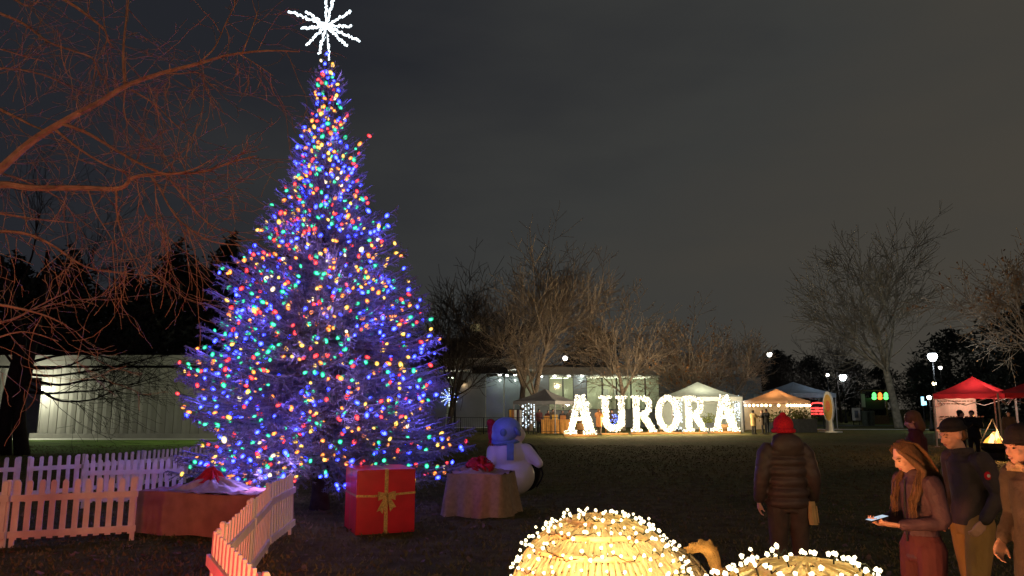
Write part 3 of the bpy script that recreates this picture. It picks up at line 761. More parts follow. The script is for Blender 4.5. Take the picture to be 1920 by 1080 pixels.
lb_([(280, 326), (300, 355), (322, 395), (350, 425), (395, 452), (450, 460)], .014, .005, -.1)
lb_([(310, 326), (345, 370), (375, 405), (405, 428), (442, 437)], .013, .005, .2)
lb_([(218, 354), (219, 395), (226, 430), (240, 465), (256, 498)], .014, .005, .1)
lb_([(290, 328), (292, 370), (294, 420)], .008, .004, .2)
lb_([(165, 355), (180, 400), (205, 440), (225, 475)], .010, .004, .3)
lb_([(256, 335), (262, 370), (278, 410), (294, 424)], .008, .004, .3)
lb_([(370, 120), (398, 95), (412, 70), (425, 40), (452, -10)], .012, .004, .2)
lb_([(455, 98), (470, 60), (484, 20)], .010, .004, .1)
lb_([(450, 102), (480, 120), (512, 142)], .008, .004, .2)
lb_([(300, 138), (340, 138), (371, 136), (392, 156), (412, 160)], .009, .004, .1)
lb_([(235, 168), (232, 210), (245, 235), (285, 268)], .009, .004, .3)
lb_([(245, 168), (290, 195), (330, 235), (365, 262)], .010, .004, .4)
lb_([(-160, 520), (-60, 560), (20, 575), (80, 590), (125, 610)], .03, .006, .6)
lb_([(-160, 640), (-50, 615), (20, 600), (70, 575), (130, 545)], .026, .006, .8)
lb_([(-150, 470), (-60, 440), (30, 435), (90, 455), (160, 500), (230, 512), (305, 518)], .03, .005, 1.0, 1.4)
lb_([(-150, 400), (-40, 395), (60, 410), (140, 418)], .03, .006, 1.2, 1.4)
lb_([(-150, 300), (-20, 320), (60, 345), (120, 380), (150, 430)], .02, .005, 1.4, 1.4)
lb_([(-150, 180), (-20, 130), (80, 140), (160, 175), (220, 180)], .02, .005, 1.6, 1.4)
lb_([(-120, 700), (-40, 650), (40, 622), (110, 640)], .02, .005, .8)
for sm, tw in limbs:
    L_ = len(sm)
    for k in range(int(L_ * .6 * tw)):
        i = rng.randrange(max(1, int(L_ * .25)), L_ - 1); d = (sm[i+1] - sm[i]).normalized()
        nd = (d * rng.uniform(.2, 1) + V((rng.gauss(0, .6), rng.gauss(0, .6), rng.gauss(0, .7)))).normalized()
        grow(mt, mc, sm[i], nd, rng.uniform(.25, .9), .006, 2, 4, rng, (0, 0, .0, -.02), (0, 0, 2, 2), .16, None, .3, .55, .0035)
mt.build('trunk', M['bark_near'], near, smooth=True); mc.build('crown', M['bark_near'], near)
# dark tree whose limbs cross the concrete wall
dk = thing('bare_tree', 'twin-trunked dark tree whose low limbs cross the lit concrete wall', 'tree', GB(22, 30), 0, 'bare trees of the park')
o_ = dk.location; mt, mc = MB(), MB(); rng = random.Random(4)
YL = 30.0
def wl(pts): return [P(x, y, 30) - o_ for x, y in pts]
mt.tube(wl([(4, 858), (8, 800), (18, 740), (30, 690), (40, 640), (20, 560), (0, 480)]), [.34, .26, .25, .24, .2, .15, .1], 9)
mt.tube(wl([(42, 862), (36, 800), (36, 750), (50, 700), (62, 640), (80, 560), (90, 470)]), [.3, .24, .22, .2, .17, .12, .08], 9)
for pts in ([(45, 700), (90, 705), (140, 700), (200, 690), (280, 672), (340, 660)], [(50, 720), (80, 735), (115, 752), (170, 750), (215, 733), (290, 715)], [(52, 735), (90, 738), (150, 734), (190, 730), (240, 705)],
            [(50, 690), (110, 690), (160, 672), (215, 640)], [(55, 680), (120, 665), (190, 668), (260, 690)], [(60, 640), (130, 620), (200, 610), (300, 600)], [(48, 710), (110, 722), (175, 712), (240, 722), (310, 700)],
            [(30, 690), (-10, 640), (-60, 600)], [(60, 650), (120, 580), (160, 520), (180, 450)], [(80, 560), (140, 520), (220, 500)], [(20, 570), (60, 480), (70, 400)]):
    w_ = limb_px(pts, .07, .012, mc, -1.0, 5)
    for k in range(14):
        i = rng.randrange(5, len(w_) - 1); d = (w_[i+1] - w_[i]).normalized()
        grow(mt, mc, w_[i], (d + V((rng.gauss(0, .3), rng.gauss(0, .3), rng.gauss(0, .35)))).normalized(), rng.uniform(1.0, 2.2), .016, 2, 4, rng, (0, 0, .01, 0), (0, 0, 3, 3), .1)
mt.build('trunk', M['bark_silhouette'], dk, smooth=True); mc.build('crown', M['bark_silhouette'], dk)
# leafy limbs hanging in from the right edge
rt = bare_tree('tree still holding rusty leaves at the right edge, high over the red tent', GB(2010, 52), 15.5, .3, 71, lean=(-.06, 0), kids=(9, 7, 5, 3), up=(.0, .05, .02, -.02), trunk=.5, leaves=.25, lsize=.12, split=.4)

# ================================================================== the concrete wing on the left
YW = 46.0
wing = thing('concrete_building', 'low building with a ribbed concrete wall and one bright wall lamp, behind the left fence', 'building', (P(150, 800, YW).x, YW, 0))
o_ = wing.location; x0, x1 = P(-420, 800, YW).x - o_.x, P(600, 800, YW).x - o_.x
zt = P(150, 668, YW).z; zb_ = P(150, 690, YW).z
m = MB(); rng = random.Random(6); x = x0; seq = []
while x < x1:
    w_ = .53 * rng.uniform(.92, 1.08); seq.append((x, w_)); x += w_
for x, w_ in seq:
    d = rng.uniform(-.012, .012)
    pr = [(x, .03), (x + .03, -.05 + d), (x + w_*.5, -.085 + d), (x + w_ - .03, -.04 + d), (x + w_, .03)]
    for (xa, ya), (xb, yb) in zip(pr, pr[1:]): m.quad((xa, ya, 0), (xb, yb, 0), (xb, yb, zb_), (xa, ya, zb_))
m.quad((x1, 0, 0), (x1, 26, 0), (x1, 26, zt), (x1, 0, zt))
m.build('wall', M['concrete'], wing)
r = MB(); r.box(((x0+x1)/2, 4, (zb_+zt)/2 + .1), (x1-x0+.6, 8.7, zt-zb_-.1)); r.build('roof', M['concrete'], wing)
r = MB(); r.box(((x0+x1)/2, -.16, .12), (x1-x0, .3, .34)); r.build('plinth', M['concrete'], wing)
lx = P(85, 735, YW).x - o_.x; lz = P(85, 729, YW).z
b = MB(); b.box((lx, -.22, lz + .2), (.55, .28, .12)); b.build('lamp_housing', M['iron'], wing)
b = MB(); b.box((lx, -.22, lz + .03), (.5, .24, .22)); lh = b.build('wall_lamp', E['wall_lamp'], wing)
lamp('wall_lamp_and_fill', o_ + V((lx, -1.3, lz - .1)), (1.0, .98, .72), 330, .15)
lamp('wall_lamp_and_fill', o_ + V((lx + 11, -5.0, 4.4)), (.98, 1.0, .66), 210, .2)  # added fill for the wall and grass; no fitting hangs here
pm = MB(); pm.quad((-60, YW - 2.2, .012), (P(430, 800, YW).x, YW - 2.2, .012), (P(430, 800, YW).x, YW - .1, .012), (-60, YW - .1, .012))
tag(pm.build('pavement', M['kerb']), 'pale strip of paving along the foot of the concrete wall', 'pavement', kind='structure')
gl = MB(); q0, q1 = 31.0, YW - 2.2                            # lawn by the wall, lamplight put into its brighter green
gl.quad((-50, q0, .006), (P(420, 800, q0).x, q0, .006), (P(430, 800, q1).x, q1, .006), (-60, q1, .006))
green_m = mat('lamplit_lawn', (.12, .22, .03), .95, .35, .9, .8, 30, dist=.05)
tag(gl.build('lawn', green_m), 'lamplit lawn before the concrete wall, brightened in its colour', 'lawn', kind='structure')
# board on posts by the dark trunks
q = GB(52, 33)
sb_ = thing('notice_board', 'grey board on two posts beside the dark twin trunks', 'sign', q)
b = MB(); zA, zB = P(52, 812, 33).z, P(52, 708, 33).z; b.box((0, 0, (zA+zB)/2), (.84, .06, zB-zA)); ob = b.build('board', M['sign_grey'], sb_)
for sx_ in (-.36, .02): b = MB(); b.box((sx_, .05, zA/2 + .1), (.06, .06, zA + .3)); b.build('post', M['iron'], sb_)

# ================================================================== the glazed wing
YG = 72.0
def gp(px, py, Y=YG): return P(px, py, Y)
gw = thing('glazed_building', 'flat-roofed building with lit windows behind the letters', 'building', (gp(1030, 800).x, YG, 0))
o_ = gw.location
def gbox(m, x0, x1, y0, y1, d0, d1, Y=YG):                    # a box given by photo columns and rows on the facade plane, d = depth behind it
    a, b = gp(x0, y1, YG) , gp(x1, y0, YG)
    ax = gp(x0, 760).x; bx_ = gp(x1, 760).x
    m.box(((ax+bx_)/2 - o_.x, (d0+d1)/2, (a.z+b.z)/2), (bx_-ax, d1-d0, b.z-a.z)); return m
for q_ in ((700, 836, 700), (853, 910, 700), (1000, 1029, 704), (1076, 1100, 704), (1238, 1262, 704), (1029, 1076, 770), (1100, 1238, 768)): m = MB(); gbox(m, *q_, 806, 0, .4); m.build('wall', M['metal_clad'], gw)
m = MB(); gbox(m, 700, 1262, 700, 806, 5.2, 5.5); m.build('back_wall', M['cream'], gw)
m = MB(); gbox(m, 815, 1004, 678, 694, -2.0, 9); m.build('roof', M['fascia'], gw)
m = MB(); gbox(m, 1004, 1275, 690, 704, -1.6, 9); m.build('roof', M['fascia'], gw)
m = MB(); gbox(m, 815, 1002, 674.5, 677.5, -2.15, 9); m.build('roof_edge', M['kerb'], gw)
m = MB(); a = gp(1010, 690); b = gp(1225, 690); zz = a.z + .05
m.prism([(gp(1000,690).x - o_.x, zz), (gp(1240,690).x - o_.x, zz), (gp(1222,690).x - o_.x, gp(0,683).z), (gp(1010,690).x - o_.x, gp(0,683).z)], 1.0, 8.0); m.build('upper_roof', M['roof_grey'], gw)
m = MB(); gbox(m, 888, 952, 692, 703, -3.2, -2.1); m.build('canopy', M['black'], gw)
m = MB(); gbox(m, 850.5, 855, 700, 806, -.15, .1); m.build('downpipe', M['black'], gw)
m = MB(); gbox(m, 862, 874, 713, 718, -.4, 0); m.build('sconce', M['black'], gw)
m = MB(); gbox(m, 853, 1000, 801, 805, -2.2, -.6); m.build('step', M['kerb'], gw)
# recessed glass bay and its ceiling lights
for xa, xb in ((911, 944), (946, 979)):
    m = MB(); gbox(m, xa, xb, 705, 800, .5, .56); m.build('glass_panel', M['glass_dim'], gw)
def pane(xa, xb, ya, yb):
    f = MB()
    gbox(f, xa, xa+1.3, ya, yb, .05, .2); gbox(f, xb-1.3, xb, ya, yb, .05, .2); gbox(f, xa+1.3, xb-1.3, ya, ya+1.2, .05, .2); gbox(f, xa+1.3, xb-1.3, yb-1.2, yb, .05, .2)
    fo = f.build('window', M['roof_grey'], gw)
gbm = bpy.data.materials.new('window_glass'); gbm.use_nodes = True
_n = gbm.node_tree.nodes; _l = gbm.node_tree.links; _n.clear(); _o = _n.new('ShaderNodeOutputMaterial'); _t = _n.new('ShaderNodeBsdfTransparent'); _g = _n.new('ShaderNodeBsdfGlossy'); _x = _n.new('ShaderNodeMixShader')
_t.inputs['Color'].default_value = (.9, .95, .9, 1); _g.inputs['Roughness'].default_value = .03; _x.inputs['Fac'].default_value = .07
_l.new(_t.outputs[0], _x.inputs[1]); _l.new(_g.outputs[0], _x.inputs[2]); _l.new(_x.outputs[0], _o.inputs['Surface'])
for xa, xb, ya, yb in ((1029, 1056, 707, 770), (1056, 1076, 707, 770), (1100, 1130, 708, 768), (1130, 1157, 708, 768), (1157, 1184, 708, 768), (1184, 1211, 708, 768), (1211, 1238, 708, 768), (836, 853, 705, 776)):
    pane(xa, xb, ya, yb)
    f = MB(); gbox(f, xa+1.3, xb-1.3, ya+1.2, yb-1.2, .1, .13); f.build('pane', gbm, gw.children[-1])
m = MB()
for xa, xb in ((1036, 1070), (1106, 1128), (1140, 1176), (1196, 1230)): gbox(m, xa, xb, 706.5, 707.2, 2.6, 3.4)
m.build('ceiling_light', E['room'], gw)
m = MB(); gbox(m, 838, 851, 706.5, 707.2, 1.0, 3.0); m.build('ceiling_light', E['room'], gw)
m = MB(); gbox(m, 1029, 1262, 704.2, 705.2, .5, 5.2); m.build('ceiling', M['cream'], gw)
for px_, pw_ in ((1050, 75), (1125, 80), (1165, 80), (1210, 80)): lamp('room_light', o_ + V((gp(px_, 715).x - o_.x, 2.6, gp(0, 715).z)), (.98, 1.0, .72), pw_, .3)
rng = random.Random(12)
for xa, xb, ya, yb in ((1104, 1126, 735, 768), (1140, 1150, 728, 768), (1162, 1182, 726, 740), (1190, 1200, 735, 768), (1215, 1234, 740, 768), (1034, 1052, 735, 770), (1060, 1072, 728, 770)):
    m = MB(); gbox(m, xa, xb, ya, yb, 3.6, 4.2); m.build('furniture', M['cream'] if rng.random() < .6 else M['canvas_grey'], gw)
for px, py in ((937, 704), (951, 704.5), (966, 704), (1014, 707), (1066, 706), (1090, 706), (1039, 706)):
    m = MB(); c_ = gp(px, py) - o_; m.lathe((c_.x, -.6, c_.z - .03), [(.13, 0), (.13, .08)], 10); m.build('downlight', E['down'], gw)
lamp('downlight_light', o_ + V((gp(937, 712).x - o_.x, -.4, gp(937, 712).z)), (.92, 1, .86), 34, .1)
lamp('downlight_light', o_ + V((gp(966, 712).x - o_.x, -.4, gp(966, 712).z)), (.92, 1, .86), 34, .1)
lamp('downlight_light', o_ + V((gp(1090, 712).x - o_.x, -.7, gp(1090, 712).z)), (.92, 1, .86), 25, .1)
lamp('downlight_light', o_ + V((gp(870, 722).x - o_.x, -.5, gp(870, 722).z)), (1, .62, .3), 12, .1)
# upper storey with the lantern on its chimney
m = MB(); gbox(m, 740, 924, 622, 676, 8, 16); m.build('upper_storey', M['roof_grey'], gw)
m = MB(); gbox(m, 738, 928, 619.5, 621.5, 7.6, 16.3); m.build('roof_edge', M['fascia'], gw)
m = MB(); gbox(m, 876, 897, 604, 619, 8.5, 9.6); ch = m.build('chimney', M['fascia'], gw)
m = MB(); c_ = gp(887, 596) - o_; m.lathe((c_.x, 9, c_.z), [(.55, -.38), (.82, -.2), (.86, .05), (.7, .3), (.3, .42)], 14); m.build('lantern', E['lantern'], ch)
for xa, xb in ((1094, 1110), (1133, 1152)):
    m = MB()
    for k in range(6): gbox(m, xa + k*(xb-xa)/5.0 - .6, xa + k*(xb-xa)/5.0 + .6, 660, 676, 2.0, 2.1)
    gbox(m, xa-1, xb+1, 658.5, 660, 2.0, 2.12); m.build('roof_rail', M['fascia'], gw)
    m = MB(); gbox(m, xa, xb, 676.5, 683, 1.6, 2.6); m.build('roof_vent', M['roof_grey'], gw)
m = MB(); c_ = gp(1062, 670) - o_; m.ball((c_.x, 1.6, c_.z), .22, 10, 8); m.build('roof_floodlight', E['farlamp'], gw)
m = MB(); m.tube([(c_.x - .9, 1.8, gp(0, 684).z), (c_.x - .1, 1.7, c_.z - .1)], .04, 5); m.build('floodlight_arm', M['fascia'], gw)
# blue snowflake light in the window by the spruce
fl = thing('snowflake_light', 'blue and white snowflake of lights in the window right beside the spruce', 'ornament', gp(843, 745) + V((0, -.5, 0)))
for k in range(6):
    a = k * R(30); m = MB(); d = V((math.cos(a), 0, math.sin(a)))
    for s in (-1, 1):
        for j in range(1, 6): m.ball(d * (s * .16 * j), .05, 6, 4)
    m.build('arm', E['icy'] if k % 2 else E['blue'], fl)

# low wing right of it
m = MB(); lw = thing('low_building', 'dark low building behind the white tent', 'building', (gp(1330, 800, 84).x, 84, 0))
m.box((0, 3, 2.6), (12, 6, 5.2)); m.build('wall', M['metal_clad'], lw); m = MB(); m.box((0, 3, 5.35), (12.6, 6.6, .3)); m.build('roof', M['roof_grey'], lw)
# ================================================================== the six tall letters
def letter(ch, px0, px1, ytop, ybase, label, seed):
    base = G((px0+px1)/2, ybase); Y = base.y
    xa, xb = P(px0, ybase, Y).x, P(px1, ybase, Y).x; W_ = xb - xa; H_ = P(0, ytop, Y).z; zb0 = .16
    t = thing('lit_letter', label, 'sign letter', base, 0, 'tall letters of white bulbs on the lawn')
    S = []                                                     # strokes: x0, z0, x1, z1, width
    if ch == 'A': S = [(.20,.05,.46,.98,.20), (.50,.98,.80,.05,.29), (.30,.40,.68,.40,.11), (.0,.05,.37,.05,.11), (.60,.05,1.0,.05,.11)]
    if ch == 'U':
        S = [(.22,.95,.22,.34,.25), (.80,.95,.80,.34,.21), (.0,.95,.44,.95,.10), (.62,.95,1.0,.95,.10)]
        A_ = [(.51 - .29*math.cos(k/7*math.pi), .33 - .22*math.sin(k/7*math.pi)) for k in range(8)]
        S += [(*a, *b, .24) for a, b in zip(A_, A_[1:])]
    if ch == 'R':
        S = [(.22,.03,.22,.97,.27), (.0,.05,.44,.05,.10), (.02,.95,.3,.95,.10), (.24,.93,.52,.93,.13), (.24,.49,.52,.49,.13), (.50,.47,.88,.06,.28), (.76,.05,1.06,.05,.10)]
        A_ = [(.52 + .26*math.sin(k/6*math.pi), .71 + .21*math.cos(k/6*math.pi)) for k in range(7)]
        S += [(*a, *b, .24) for a, b in zip(A_, A_[1:])]
    if ch == 'O':
        A_ = [(.5 + .38*math.cos(k/20*6.2832), .5 + .43*math.sin(k/20*6.2832)) for k in range(21)]
        S = [(*a, *b, .24) for a, b in zip(A_, A_[1:])]
    w2 = lambda x, z: V((xa - base.x + x*W_, 0, zb0 + z*(H_ - zb0)))
    rng = random.Random(seed); m = MB(); bl = MB(); gr = MB()
    for i, (x0, z0, x1, z1, w_) in enumerate(S):
        a, b = w2(x0, z0), w2(x1, z1); ww = w_ * W_; d = (b-a); L_ = d.length; d.normalize(); n = V((d.z, 0, -d.x))
        m.bar(a - d*.02, b + d*.02, ww*.94, .14 + .004*(i % 5), up=(0, 1, 0))
        for k in range(int(L_ * ww * 230) + 4):
            p = a + d*(rng.uniform(-.03, L_+.03)) + n*(rng.uniform(-.52, .52)*ww); fr = rng.random()
            p.y = -.10 - .05*rng.random() if fr < .8 else rng.uniform(-.1, .1)
            bl.ball(p, rng.uniform(.022, .038), 5, 4)
        for k in range(int(L_ * ww * 75) + 2):
            p = a + d*rng.uniform(0, L_) + n*(rng.uniform(-.55, .55)*ww); p.y = -.17 - .03*rng.random(); an = rng.random()*6.28; s = rng.uniform(.05, .09)
            q = V((math.cos(an)*s, 0, math.sin(an)*s)); r_ = V((-q.z*.35, -.02, q.x*.35)); gr.quad(p - q, p + r_, p + q, p - r_)
    m.build('frame', M['white_paint'], t)
    tag(bl.build('bulbs', E['letter'], t), kind='stuff'); tag(gr.build('garland_leaves', M['greens'], t), kind='stuff')
    for q in range(3): lamp('letter_glow', w2((.3, .5, .7)[q], (.3, .85, .3)[q]) + V((0, (-.45, .5, -.45)[q], 0)), ((1.0, .72, .34), (1.0, .84, .60), (1.0, .72, .34))[q], (190, 300, 190)[q], .25, t)
    sk = MB(); sk.box(((xa+xb)/2 - base.x, .1, .08), (W_*1.02, .7, .10)); sk.build('base', M['wood'], t)
    for x in (.25, .75): sk = MB(); q = w2(x, .0); sk.bar(q + V((0, .42, -.06)), q + V((0, .09, .9)), .06); sk.build('brace', M['wood'], t)
    return t
letter('A', 1058, 1119, 741, 819, 'letter A of white bulbs beside the grey tent, first of the word', 1)
letter('U', 1124, 1177, 741, 816, 'letter U of white bulbs', 2)
letter('R', 1184, 1229, 741, 815, 'letter R of white bulbs between the U and the O', 3)
letter('O', 1230, 1277, 741, 814, 'letter O of white bulbs', 4)
letter('R', 1283, 1325, 741, 814, 'letter R of white bulbs between the O and the last A', 5)
letter('A', 1333, 1387, 741, 813, 'letter A of white bulbs before the white tent, last of the word', 6)
# smaller lights standing among the letters
q = GB(1152, 54.5)
bs = thing('blue_light_ball', 'blue ball of lights showing through the letter U', 'ornament', q)
m = MB(); rng = random.Random(4); zc = P(0, 792, 54.5).z
for k in range(90):
    d = V((rng.gauss(0,1), rng.gauss(0,1), rng.gauss(0,1))).normalized(); m.ball(V((0, 0, zc)) + d*.55, .032, 5, 4)
tag(m.build('bulbs', E['blue'], bs), kind='stuff')
m = MB(); m.tube([(0, 0, 0), (0, 0, zc)], .03, 6); m.build('stand', M['iron'], bs)
def spiral_tree(px, Y, y0, y1, w_, em, label):
    q = GB(px, Y); z1 = P(0, y0, Y).z; z0 = max(.1, P(0, y1, Y).z); t = thing('light_column', label, 'ornament', q)
    m = MB(); rng = random.Random(int(px))
    for k in range(95):
        zz = z0 + (z1-z0)*rng.random()**.8; m.ball((w_*(-1 + 2*(int(rng.random()*5)+.5)/5) + rng.gauss(0, .02), rng.uniform(-.2, .2), zz), rng.uniform(.03, .05), 5, 4)
    tag(m.build('bulbs', em, t), kind='stuff'); m = MB(); m.tube([(0, 0, 0), (0, 0, z1)], .03, 5); m.build('stand', M['iron'], t)
spiral_tree(991, 54, 757, 803, .5, E['icy'], 'column of icy white lights under the left corner of the grey tent')
spiral_tree(1272, 57, 748, 808, .35, E['icy'], 'column of icy white lights between the O and the second R')
spiral_tree(1383, 58, 742, 790, .22, E['icy'], 'column of icy white lights just right of the last letter')

# ================================================================== pop-up tents
def tent(label, px, Y, side, rz, eave, peak, canvas, val=.28, legs=True, back=None):
    t = thing('pop_up_tent', label, 'tent', GB(px, Y), rz, 'pop-up tents round the lawn'); h = side/2
    cs = [(-h, -h), (h, -h), (h, h), (-h, h)]; c = MB()
    for i in range(4):
        a, b = cs[i], cs[(i+1) % 4]
        def fn(u, v):
            e = V((a[0] + (b[0]-a[0])*u, a[1] + (b[1]-a[1])*u, eave)); tip = V((0, 0, peak))
            p = e.lerp(tip, v); p.z -= (peak-eave)*.16*math.sin(math.pi*v)*(.5 + .5*math.sin(math.pi*u)) ; return p
        c.grid(fn, 8, 8)
    c.build('canopy', canvas, t, smooth=True)
    v_ = MB()
    for i in range(4):
        a, b = cs[i], cs[(i+1) % 4]
        def fv(u, v): return V((a[0]*1.004 + (b[0]-a[0])*1.004*u, a[1]*1.004 + (b[1]-a[1])*1.004*u, eave - val*v - .03*abs(math.sin(u*math.pi*5))*v))
        v_.grid(fv, 24, 1)
    v_.build('valance', canvas, t)
    if legs:
        for x, y in cs: l = MB(); l.box((x*.985, y*.985, eave/2), (.06, .06, eave)); l.box((x*.985, y*.985, .015), (.16, .16, .03)); l.build('leg', M['fascia'], t)
        for i in range(4):
            a, b = V((*cs[i], eave-.3))*.98, V((*cs[(i+1) % 4], eave-.3))*.98; a.z = b.z = eave - .08; m_ = (a+b)/2; tr = MB()
            for p, q in ((a, m_ - V((0,0,.45))), (m_ - V((0,0,.45)), b)): tr.bar(p, q, .03)
            tr.build('truss', M['fascia'], t)
    if back:
        for k in back[1]:
            a, b = V((*cs[k], 0)), V((*cs[(k+1) % 4], 0)); w_ = MB()
            w_.grid(lambda u, v: a.lerp(b, u)*.985 + V((0, 0, .04 + (eave-.06)*v)) + (b-a).normalized().cross(V((0,0,1)))*(.05*math.sin(u*19)), 30, 2); w_.build('side_wall', back[0], t)
    return t
def zz(y, Y): return P(960, y, Y).z
tent('grey pop-up tent behind the first letter A, people under it', 1022, 57, 3.5, R(-30), zz(752, 57), zz(729, 57), M['canvas_grey'], .22)
tent('white pop-up tent behind the last three letters', 1311, 60, 5.4, 0, zz(745, 60), zz(716, 60), M['canvas_white'], .3, back=(M['canvas_white'], (2, 1)))
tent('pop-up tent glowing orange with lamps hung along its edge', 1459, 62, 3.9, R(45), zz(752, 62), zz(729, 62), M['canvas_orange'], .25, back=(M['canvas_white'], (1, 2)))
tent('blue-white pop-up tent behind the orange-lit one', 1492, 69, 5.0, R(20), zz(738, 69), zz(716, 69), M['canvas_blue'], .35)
tr_ = tent('red pop-up tent with pale printed side walls behind the fire', 1832, 36, 2.75, R(42), zz(739, 36), zz(706, 36), M['canvas_red'], .2)
tent('red pop-up tent cut by the right edge of the picture', 1956, 35, 2.9, R(40), zz(737, 35), zz(708, 35), M['canvas_red'], .2)
tr_loc = tr_.location
bw_ = MB(); q0, q1 = P(1757, 800, 37.2), P(1835, 800, 37.2)
bn = thing('printed_banner', 'pale printed banner wall hung under the red tent', 'banner', V((q0.x, 37.2, 0)))
bw_.grid(lambda u, v: V(((q1.x-q0.x)*u, .03*math.sin(u*14), .35 + (zz(742, 37.2) - .35)*v)), 16, 6); bw_.build('cloth', M['banner'], bn)
for r_, (y, n_) in enumerate(((752, 9), (757, 7), (781, 11), (786, 8), (800, 10))):
    tx = MB(); rng = random.Random(r_); x = .18
    for k in range(n_):
        w_ = rng.uniform(.08, .2); tx.box((x + w_/2, -.036, zz(y, 37.2)), (w_, .006, .05)); x += w_ + .05
    tx.build('printing', M['wood_dark'], bn)
lamp('tent_light', GB(1459, 62) + V((0, -.2, zz(757, 62))), (1.0, .55, .22), 150, .15)
lamp('tent_light', GB(1311, 60) + V((0, -.6, zz(757, 60))), (.95, 1.0, .72), 190, .15)
lamp('tent_light', GB(1040, 57) + V((.4, .2, zz(760, 57))), (1.0, .78, .5), 45, .12)
lamp('tent_light', GB(1832, 36) + V((.2, -.2, 2.3)), (1.0, .72, .55), 110, .12)  # added under the red tent to brighten its canvas; no fitting
lamp('tent_light', GB(1500, 69) + V((.8, -.6, 2.2)), (.7, .85, 1.0), 40, .12)
# lamps along the edge of the orange tent
ct = GB(1459, 62); e_ = zz(757, 62); dg = 3.9/2*math.sqrt(2)
sl = thing('cafe_light_string', 'string of warm round lamps along the front edges of the orange-lit tent', 'string lights', (ct.x, ct.y, e_))
wv = MB(); wv.tube([(-dg, 0, 0), (0, -dg - .03, 0), (dg, 0, 0)], .012, 4); wv.build('wire', M['wire'], sl)
for k in range(22):
    u = (k + .5)/22
    if .30 < u < .52 and k % 2: continue
    p = V((-dg, 0, 0)).lerp(V((0, -dg, 0)), u*2) if u < .5 else V((0, -dg, 0)).lerp(V((dg, 0, 0)), u*2 - 1)
    b = MB(); b.ball(p + V((0, -.05, -.14)), .10 if k % 3 else .075, 8, 6); b.build('lamp', E['cafe'], sl)

# ================================================================== lamps, signs, street furniture
def street_lamp(label, px, Y, ylamp, r, power, em='lamp', old=True):
    b_ = GB(px, Y); z = zz(ylamp, Y); t = thing('street_lamp', label, 'street lamp', b_, 0, 'lit lamps round the park')
    m = MB(); m.lathe((0, 0, 0), [(.2, 0), (.2, .25), (.13, .4), (.1, .9), (.07, 1.0), (.055, z*.6), (.05, z - r - .12)], 10); m.build('post', M['iron'], t, smooth=True)
    m = MB(); m.lathe((0, 0, z), [(r*.5, -r*1.05), (r*.85, -r*.5), (r, .0), (r*.95, r*.35), (r*.6, r*.7)], 14); m.build('globe', E[em], t, smooth=True)
    m = MB(); m.lathe((0, 0, z), [(r*1.1, r*.62), (r*.9, r*.85), (r*.3, r*1.25), (.03, r*1.6)], 14); m.build('cap', M['iron'], t)
    if power: lamp('street_lamp_light', b_ + V((0, 0, z - .1)), (.86, .96, 1.0), power * 2.4, r*1.05)
    return t
street_lamp('bright white street lamp left of the red tent', 1760, 58, 668, .34, 900)
street_lamp('white street lamp between the round sign and the pale tree trunk', 1587, 92, 707, .42, 500)
street_lamp('lamp with icy glow on a post just right of the last letter', 1388, 62, 748, .2, 60)
for px, Y, y, r, lb in ((1450, 88, 664, .28, 'small far lamp above the orange-lit tent'), (1558, 96, 703, .2, 'small far lamp left of the white street lamp'), (1773, 80, 689, .17, 'small far lamp just below the bright street lamp'),
                        (1759, 64, 719, .16, 'small amber lamp beside the post of the bright street lamp'), (1747, 60, 745, .16, 'small lamp by the left corner of the red tent')):
    street_lamp(lb, px, Y, y, r, 0, 'cafe' if 'amber' in lb else 'farlamp')
# round sign
Y = 57.0; q = GB(1556, Y)
rs = thing('round_sign', 'tall white sign with a big yellow disc, right of the tents', 'sign', q, R(-52))
zc = zz(764, Y); hr = zz(734, Y) - zc; m = MB()
m.prism([(.42*math.cos(k/24*6.283), zc + hr*math.sin(k/24*6.283)) for k in range(24)], -.09, .09); m.build('disc', M['white_paint'], rs)
m = MB(); m.prism([(.33*math.cos(k/24*6.283), zc + hr*.82*math.sin(k/24*6.283)) for k in range(24)], -.11, -.094); m.build('face', M['yellow_paint'], rs)
m = MB(); m.prism([(.18*math.cos(k/16*6.283), zc + .1 + hr*.36*math.sin(k/16*6.283)) for k in range(16)], -.122, -.112); m.build('emblem', M['orange_plastic'], rs)
m = MB(); m.prism([(-.3, 0), (.3, 0), (.24, zc - hr*.8), (-.24, zc - hr*.8)], -.07, .07); m.build('stand', M['white_paint'], rs)
m = MB(); m.box((0, 0, .05), (1.5, .8, .1)); m.build('foot', M['white_paint'], rs)
# red neon sign
Y = 66.0; q = GB(1535, Y)
ns = thing('neon_sign', 'glowing red sign under the edge of the blue-white tent', 'sign', q)
za, zb2 = zz(782, Y), zz(756, Y)
m = MB(); m.tube([(-.62, 0, zb2 - .18), (-.4, 0, zb2), (0, 0, zb2 + .04), (.4, 0, zb2), (.62, 0, zb2 - .18)], .06, 6); m.build('arch_tube', E['neon'], ns)
m = MB(); rng = random.Random(9)
for r_ in range(3):
    x = -.62
    while x < .75:
        w_ = rng.uniform(.10, .24); m.box((x + w_/2, .0, za + .28 + r_*.24), (w_, .08, rng.uniform(.12, .2))); x += w_ + .05
m.build('lettering', E['neon'], ns)
m = MB(); m.box((0, .08, (za+zb2)/2), (1.5, .05, zb2 - za)); m.build('board', M['black'], ns)
for x in (-.5, .5): m = MB(); m.box((x, .08, za/2), (.06, .06, za)); m.build('leg', M['iron'], ns)
